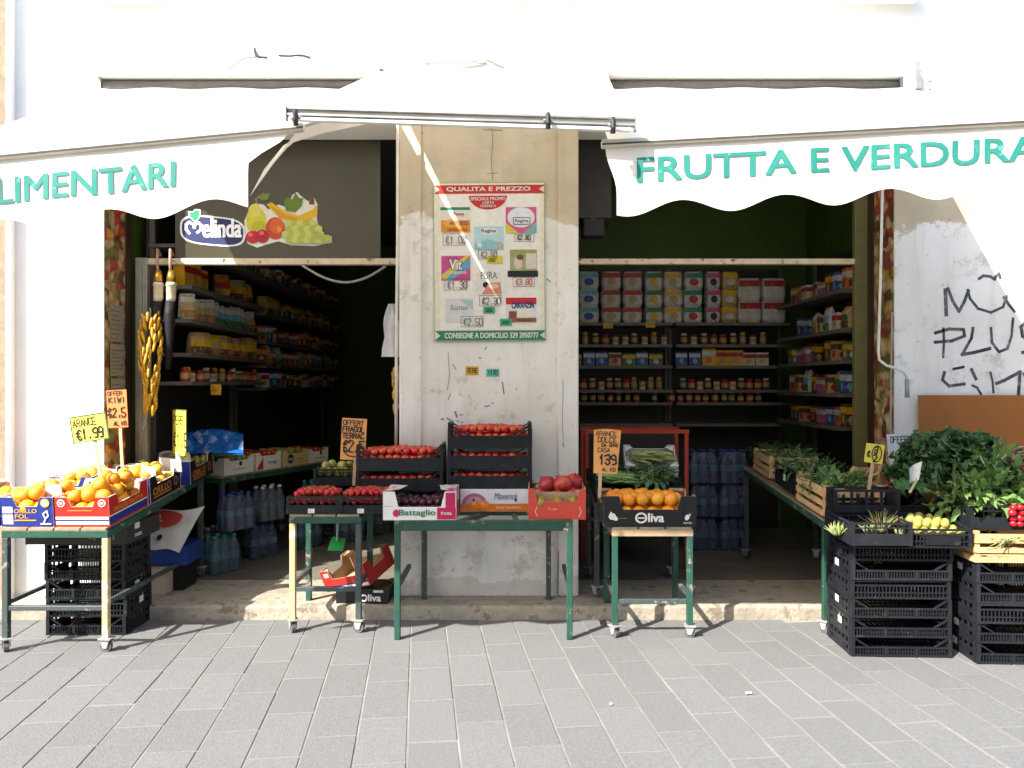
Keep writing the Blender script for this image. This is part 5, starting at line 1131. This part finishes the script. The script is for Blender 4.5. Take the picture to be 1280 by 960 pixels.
heap(RB, 'radish', MX(P(1272, 640, 4.64)), layer(.16, .08, 0, .020, .8, 0, 9, .5) + layer(.13, .07, .03, .020, .8, 0, 9, .6) + layer(.1, .05, -.034, .02) + layer(.1, .05, -.068, .02), 'red radish at the right picture edge', 'radish', 'radishes at the right edge')
blades('chillies', 'dark red chillies in the crate beside the kale', 'chillies', (2.50, 5.26, .90), 90, .11, 1, mat('dark red chilli', (.14, .012, .012), rough=.3, rand=.3), .014, lay=(.6, .5, .13, .11, .04))
blades('root_vegetables', 'brown roots heaped at the right edge by the board', 'roots', P(1272, 592, 5.2), 40, .12, .9, mat('brown root', (.22, .14, .07), rough=.8), .02, lay=(.2, .1, .08, .06, .16))
blades('mixed_herbs', 'loose herbs in the dark at the back of the right table', 'herbs', (2.35, 6.9, 1.0), 160, .16, 1.2, m_kale, .010, lay=(.2, .4, .22, .3, .10))

# ---- price cards
m_ink = mat('black marker', (.012, .012, .014), rough=.5); yc = mat('yellow card', (.62, .54, .07), rough=.6, var=.08); oc = mat('orange card', (.66, .30, .09), rough=.6, var=.08); oc2 = mat('deep orange card', (.66, .19, .045), rough=.6, var=.08)
wstick = mat('wooden stick', (.50, .34, .20), rough=.8)
def card(label, cx, cy, wpx, hpx, Y, m, writer, tilt=0, yaw=0, stick=None, border=None, lean=0, name='price_card', top=None):
    s = Y / FPX; w_, h_ = wpx * s, hpx * s
    t = thing(name, label, 'sign', P(cx, cy, Y), (lean, tilt, yaw))
    if top: b = MB(); pts = [(-w_ / 2 * .92, -h_ / 2), (w_ / 2 * .82, -h_ / 2), (w_ / 2, h_ / 2 * .94), (0, h_ / 2), (-w_ / 2, h_ / 2 * .93)]
    else: b = MB(); pts = [(-w_ / 2, -h_ / 2), (w_ / 2, -h_ / 2), (w_ / 2, h_ / 2), (-w_ / 2, h_ / 2)]
    n = len(pts); b.add([(x, 0, z) for x, z in pts] + [(x, .003, z) for x, z in pts], [tuple(range(n)), tuple(range(2 * n - 1, n - 1, -1))] + [(i, i + n, (i + 1) % n + n, (i + 1) % n) for i in range(n)])
    b.build('card', m, t)
    f = Flat((0, -.0005, 0)); f.st = .0003
    if border:
        e = .004; bw, bh = w_ / 2 - e, h_ / 2 - e; f.strokes([[(-bw, -bh), (bw, -bh), (bw, bh), (-bw, bh), (-bw, -bh)]], .007, border)
    writer(f, w_, h_); f.build('lettering', t)
    if stick: MB().box(stick[0] * s - .011, stick[0] * s + .011, .004, .011, -h_ / 2 - stick[1] * s, -h_ / 2 + .05).build('stick', wstick, t)
    return t
card('yellow card reading ARANCE 1.99 on a stick over the left oranges', 111.5, 535, 46, 34, 5.0, yc, lambda f, w, h: (f.write('ARANCE', -w * .42, h * .10, h * .26, m_ink, None, .56), f.write('€1.99', -w * .36, -h * .38, h * .36, m_ink, .010, .56)), R(-9), 0, (4, 56), mat('green border ink', (.03, .12, .05)))
card('deep orange price card stuck on the left door jamb', 146.5, 511, 25, 47, 5.55, oc2, lambda f, w, h: (f.write('OFFER', -w * .44, h * .36, h * .10, m_ink, .006, .8), f.write('KIWI', -w * .40, h * .17, h * .13, m_ink, .008, .9), f.write('€2.5', -w * .46, -h * .22, h * .24, m_ink, .010, .50), f.write('AL KG', -w * .2, -h * .44, h * .10, m_ink, .006, .7)), R(-3), 0, (2, 50))
card('narrow yellow price card turned edge-on over the back box', 224, 541, 46, 58, 6.02, yc, lambda f, w, h: (f.write('PERE', -w * .40, h * .18, h * .18, m_ink, None, .8), f.write('€1.5', -w * .42, -h * .3, h * .3, m_ink, .012, .7)), 0, R(-47), (0, 18), mat('green border ink', 0))
card('tan card reading OFFERTA FRAGOLE TERRACINA over the strawberries', 442, 549, 31, 52, 5.48, oc, lambda f, w, h: (f.write('OFFERT', -w * .44, h * .34, h * .105, m_ink, .006, .80), f.write('FRAGOL', -w * .45, h * .18, h * .12, m_ink, .007, .74), f.write('TERRAC', -w * .45, h * .02, h * .12, m_ink, .007, .74), f.write('€2,5', -w * .40, -h * .30, h * .26, m_ink, .009, .50), f.strokes([[(-w * .1, -h * .02), (-w * .36, -h * .12), (-w * .38, -h * .30), (-w * .2, -h * .40), (w * .1, -h * .42)]], .007, m_ink)), R(3), 0, (3, 32), None)
card('orange card reading ARANCE DOLCI 1,39 on the orange box', 758.5, 564, 34, 56, 5.10, oc, lambda f, w, h: (f.write('ARANCE', -w * .42, h * .34, h * .10, m_ink, .004, .80), f.write('DOLCE', -w * .34, h * .20, h * .11, m_ink, .005, .78), f.write('DA SPRE', -w * .20, h * .10, h * .07, m_ink, .004, .8), f.write('CASA', -w * .34, -h * .02, h * .09, m_ink, .004, .8), f.write('139', -w * .28, -h * .30, h * .22, m_ink, .011, .62), f.write('AL KG', -w * .16, -h * .44, h * .07, m_ink, .004, .9)), R(2), 0, (-7, 30), None, 0, 'price_card', True)
card('small yellow card with a circled price over the right crates', 1093, 567, 23, 24, 5.12, yc, lambda f, w, h: (f.write('€', -w * .38, -h * .2, h * .28, m_ink, .008), f.write('3', -w * .02, h * .02, h * .34, m_ink, .010), f.write('2', -w * .02, -h * .40, h * .34, m_ink, .010), f.oval(w * .12, 0, w * .0, h * .0, m_ink) if False else f.strokes([[(w * .12 + w * .26 * math.cos(i * .5236), h * .42 * math.sin(i * .5236)) for i in range(13)]], .007, m_ink)), R(8), 0, (0, 40), None)
card('white card reading OFFERTA half hidden behind the kale', 1129, 572, 36, 60, 5.55, mat('white card', (.60, .62, .64), rough=.6), lambda f, w, h: f.write('OFFERTA', -w * .40, h * .32, h * .12, m_ink, .0055, .62), R(-3), 0, (0, 20), None, R(-5))
card('small white paper price card at the right picture edge', 1274, 566, 15, 16, 5.3, m_paper, lambda f, w, h: f.write('1.5', -w * .4, -h * .2, h * .4, m_ink, .006), 0, 0, (0, 20))
o = MB().tube([P(1137, 616, 5.0), P(1146, 600, 5.0), P(1150, 590, 5.0)], .009, 7).build('stalk', m_stem); tag(o, 'pale cut stalk sticking up before the kale', 'stalk')
b = MB(); b.grid(lambda u, v: P(1137 + 16 * u - 4 * v * u, 586 + 14 * v - 9 * u * (1 - v) + 6 * v * (1 - u), 4.98) + Vector((0, .03 * math.sin(3 * u), 0)), 4, 4); o = b.build('paper_scrap', m_paper); tag(o, 'folded white paper scrap on the stalk before the kale', 'paper')

# ---- poster on the pillar: photo pixels to metres on its plane
PY = F + .014
post = thing('price_poster', 'framed white price poster with red and green banners on the pillar', 'poster', P(543, 427, PY), (0, R(-.4), 0)); s = PY / FPX
pw, ph_ = 139 * s, 198 * s
m_pgreen, m_pred = paint('#1f7a58'), paint('#b3241f')
MB().box(0, pw, -.010, 0, 0, ph_).build('board', paint('#8fa98a'), post)
U = lambda u: (u - 55) / 4.176 * s; V = lambda v: (905 - v) / 4.174 * s
f = Flat((0, -.010, 0)); f.rect(.006, .006, pw - .006, ph_ - .006, paint('#d8d2b8')); f.rect(U(85), V(845), U(612), V(140), paint('#dcd9d2')); f.build('paper', post)
def banner(y0, y1, txt, m, tx0, tx1):
    f = Flat((0, -.012, 0)); f.poly([(U(58), V(y0)), (U(88), V((y0 + y1) / 2)), (U(58), V(y1)), (U(640), V(y1)), (U(605), V((y0 + y1) / 2)), (U(640), V(y0))], m)
    f.text(txt, U(tx0), V(y0 - (y0 - y1) * .22), U(tx1) - U(tx0), abs(V(y1) - V(y0)) * .56, white, bold=.035); f.build('banner', post)
banner(137, 92, 'QUALITA E PREZZO', m_pred, 125, 560); banner(900, 850, 'CONSEGNE A DOMICILIO 329 2950777', m_pgreen, 110, 598)
f = Flat((0, -.012, 0)); f.oval(U(340), V(148), U(440) - U(340), V(148) - V(220), m_pred, 0, 18, 180, 360); f.text('SPECIALE PROMO', U(250), V(172), U(432) - U(250), .024, white, bold=.02); f.text('CARTA', U(310), V(190), U(372) - U(310), .018, white, bold=.02); f.text('IGIENICA', U(302), V(208), U(382) - U(302), .018, white, bold=.02); f.build('badge', post)
def pic(x0, y0, x1, y1, base, extra, price=None, pr=None, pm=None):
    f = Flat((0, -.0125, 0)); f.rect(U(x0), V(y1), U(x1), V(y0), base); extra(f)
    if price:
        a, bb, c, d = pr; f.strokes([[(U(a), V(bb)), (U(c), V(bb)), (U(c), V(d)), (U(a), V(d)), (U(a), V(bb))]], .003, paint('#555555')); f.write(price, U(a) + .02, V(d) + .012, (V(bb) - V(d)) * .62, pm or paint('#444444'), .005, .6)
    f.build('product_picture', post)
T_ = lambda f, t, x, y, x1, h, m, **k: f.text(t, U(x), V(y), U(x1) - U(x), h, m, **k)
pic(92, 207, 246, 338, paint('#d3cfc0'), lambda f: (f.rect(U(92), V(222), U(246), V(207), m_pgreen), f.rect(U(95), V(338), U(246), V(275), paint('#c98420')), f.oval(U(150), V(290), .06, .03, paint('#d9a23a')), T_(f, 'Foxy', 160, 255, 215, .03, paint('#9a3350')), T_(f, 'ASTUCCI', 140, 300, 232, .026, navy), T_(f, 'cartacucina', 130, 330, 230, .02, redp)), '€1.00', (105, 345, 215, 405))
pic(266, 308, 420, 430, paint('#a9c9cd'), lambda f: (f.rect(U(300), V(350), U(385), V(318), white), T_(f, 'Regina', 305, 344, 380, .032, navy), f.poly([(U(270), V(400)), (U(340), V(375)), (U(418), V(395)), (U(418), V(430)), (U(270), V(430))], paint('#7fb3b8')), f.oval(U(295), V(405), .018, .018, white), f.oval(U(400), V(405), .018, .022, paint('#c9a06a'))), '€2.50', (288, 432, 385, 478))
pic(432, 208, 592, 345, paint('#c2557f'), lambda f: (f.oval(U(512), V(262), .10, .075, paint('#cfd6d8')), f.poly([(U(432), V(345)), (U(432), V(290)), (U(500), V(345))], paint('#c9b43a')), f.poly([(U(592), V(345)), (U(592), V(285)), (U(520), V(345))], paint('#6fa6a0')), f.rect(U(470), V(300), U(560), V(262), navy), f.rect(U(474), V(296), U(556), V(266), white), T_(f, 'Regina', 480, 292, 550, .028, navy)), '€2.80', (478, 350, 578, 388), blkp)
pic(95, 460, 246, 590, paint('#b8457f'), lambda f: (f.poly([(U(95), V(590)), (U(246), V(470)), (U(246), V(520)), (U(140), V(590))], paint('#5b9ab5')), f.poly([(U(95), V(560)), (U(220), V(460)), (U(246), V(460)), (U(110), V(590))], paint('#c9b13a')), T_(f, 'Vit', 135, 535, 205, .085, blkp, bold=.05), T_(f, 'Vit', 138, 532, 202, .075, white, bold=.03), T_(f, 'compatto', 115, 560, 225, .028, white)), '€1.30', (112, 580, 225, 638))
pic(452, 430, 592, 540, paint('#9a9a72'), lambda f: (f.rect(U(452), V(468), U(592), V(430), paint('#8f9455')), f.oval(U(495), V(500), .03, .045, paint('#c9b8a8')), f.oval(U(505), V(470), .025, .02, paint('#5a4636')), f.rect(U(535), V(530), U(590), V(450), paint('#c8c4b4')), f.rect(U(440), V(572), U(598), V(540), blkp)), '€3.80', (468, 575, 578, 622), redp)
pic(275, 548, 408, 668, paint('#d2cfc8'), lambda f: (T_(f, 'PURA', 300, 582, 385, .055, paint('#444444'), bold=0), f.oval(U(325), V(612), .022, .022, blkp), f.poly([(U(305), V(660)), (U(340), V(605)), (U(400), V(598)), (U(408), V(660))], paint('#c4806c')), f.oval(U(365), V(620), .04, .018, paint('#d9b09a'))), '€2.30', (292, 668, 405, 722), blkp)
pic(115, 682, 258, 808, paint('#c9c7c8'), lambda f: (T_(f, 'Scottex', 138, 742, 235, .038, paint('#555566'), bold=.0, shear=.3), f.poly([(U(190), V(690)), (U(258), V(690)), (U(258), V(740))], paint('#9fb3b5'))), '€2.50', (195, 775, 310, 830))
pic(430, 680, 588, 810, paint('#cfd0d4'), lambda f: (f.rect(U(430), V(715), U(588), V(680), m_pred), f.oval(U(520), V(765), .075, .075, white), T_(f, 'CARANZIN', 460, 735, 575, .045, navy, bold=.03), f.rect(U(445), V(795), U(485), V(750), paint('#7a4630')), f.rect(U(440), V(808), U(588), V(785), paint('#8f5a3a')), T_(f, 'doppia', 490, 805, 560, .02, blkp)))
for x0, y0, x1, y1, m in ((330, 462, 412, 502, paint('#c9bd2a')), (312, 726, 372, 762, paint('#3f9f80')), (398, 790, 460, 826, paint('#3f9f80'))):
    f = Flat((0, -.0165, 0)); f.rect(U(x0), V(y1), U(x1), V(y0), m); f.write('2000', U(x0) + .015, V(y1) + .014, .022, m_ink, .004, .6); f.build('price_slip', post)
# small slips on the plaster below the poster
for cx, cy, wpx, hpx, h, lb, tx in ((590, 463.5, 16, 11, '#c99a20', 'yellow paper slip on the pillar below the poster', 'tere'), (616, 466, 16, 10, '#5fb09a', 'green paper slip on the pillar below the poster', '1170')):
    f = Flat(P(cx, cy, F + .018), lift=.0); k = (F + .018) / FPX; f.rect(-wpx / 2 * k, -hpx / 2 * k, wpx / 2 * k, hpx / 2 * k, paint(h)); f.write(tx.upper(), -wpx * .38 * k, -hpx * .22 * k, hpx * .5 * k, m_ink, .005, .62); tag(f.build('paper_slip'), lb, 'paper slip')
# faded notices on the left jamb lining
f = Flat((-2.994, 5.74, 0), (0, 1, 0)); pg = paint('#8d8676')
for z0, z1 in ((1.98, 2.26), (1.72, 1.96), (1.45, 1.70)):
    f.rect(.03, z0, .245, z1, pg)
    for k in range(7): f.rect(.045, z0 + .02 + k * (z1 - z0 - .04) / 7, .045 + rnd.uniform(.10, .18), z0 + .028 + k * (z1 - z0 - .04) / 7, paint('#6a6355'))
tag(f.build('paper_notice'), 'three faded paper notices pasted on the left jamb lining', 'notice')
# ---- graffiti
G = lambda u, v: ((1080 + u / 3.2 - 640) / 970 * (F - .001), CAMZ - (220 + v / 3.2 - 480) / 970 * (F - .001))
gl = [[(325, 455), (327, 500), (329, 556)], [(336, 450), (355, 500), (380, 541), (400, 505), (418, 458)], [(415, 455), (424, 490), (456, 530), (508, 546), (556, 524), (572, 480)], [(560, 486), (580, 515), (602, 542)],
      [(460, 411), (478, 399), (505, 402), (524, 414)], [(518, 412), (540, 390), (545, 408)], [(318, 610), (320, 660), (317, 724)], [(285, 628), (340, 612), (398, 614), (402, 640), (350, 660), (284, 665)],
      [(436, 608), (430, 648), (392, 716)], [(392, 714), (440, 706), (504, 690)], [(508, 608), (512, 666), (540, 704), (574, 690), (590, 640), (596, 570)], [(660, 570), (628, 604), (634, 640), (668, 660), (660, 700), (634, 706)],
      [(322, 785), (314, 815), (340, 840), (402, 832)], [(358, 772), (398, 764)], [(430, 774), (448, 812)], [(434, 838), (452, 846), (468, 872)], [(506, 786), (514, 820), (518, 866)], [(530, 830), (560, 818), (624, 784), (618, 876)], [(640, 790), (660, 830), (690, 790), (695, 870)]]
sp = mat('spray black', (.020, .020, .024), rough=.6, col2=(.10, .10, .11), scale=9, wear=(.26, .26, .27), wamt=.30, wscale=22)
gf = thing('graffiti', 'black sprayed graffiti lettering on the wall right of the doorway', 'graffiti')
for ln in gl: f = Flat((0, F - .001, 0), lift=0.0); f.strokes([[G(*p) for p in ln]], rnd.uniform(.017, .027), sp); f.build('painted_stroke', gf)
f = Flat((0, F - .001, 0), lift=0.0); f.strokes([[G(*p) for p in ((545, 400), (580, 372), (630, 360), (690, 362))]], .009, paint('#9a9a98')); f.build('painted_stroke', gf)

# ---- bits of litter on the pavement
for i, (px, py, a) in enumerate(((936, 868, .022), (764, 882, .012), (1025, 778, .03))):
    p = P(px, py, CAMZ * FPX / (py - CY)); b = MB(); b.grid(lambda u, v: (a * (u - .5) * 1.6, a * (v - .5), .004 + .008 * abs(math.sin(5 * u + 3 * v + i))), 4, 3)
    tag(b.build('paper_scrap', m_paper, None, (p.x, p.y, 0.0), (0, 0, i * 1.1)), ['white paper scrap in the middle of the right pavement', 'tiny white paper scrap on the pavement before the narrow cart', 'crumpled white scrap at the foot of the right doorstep'][i], 'litter')
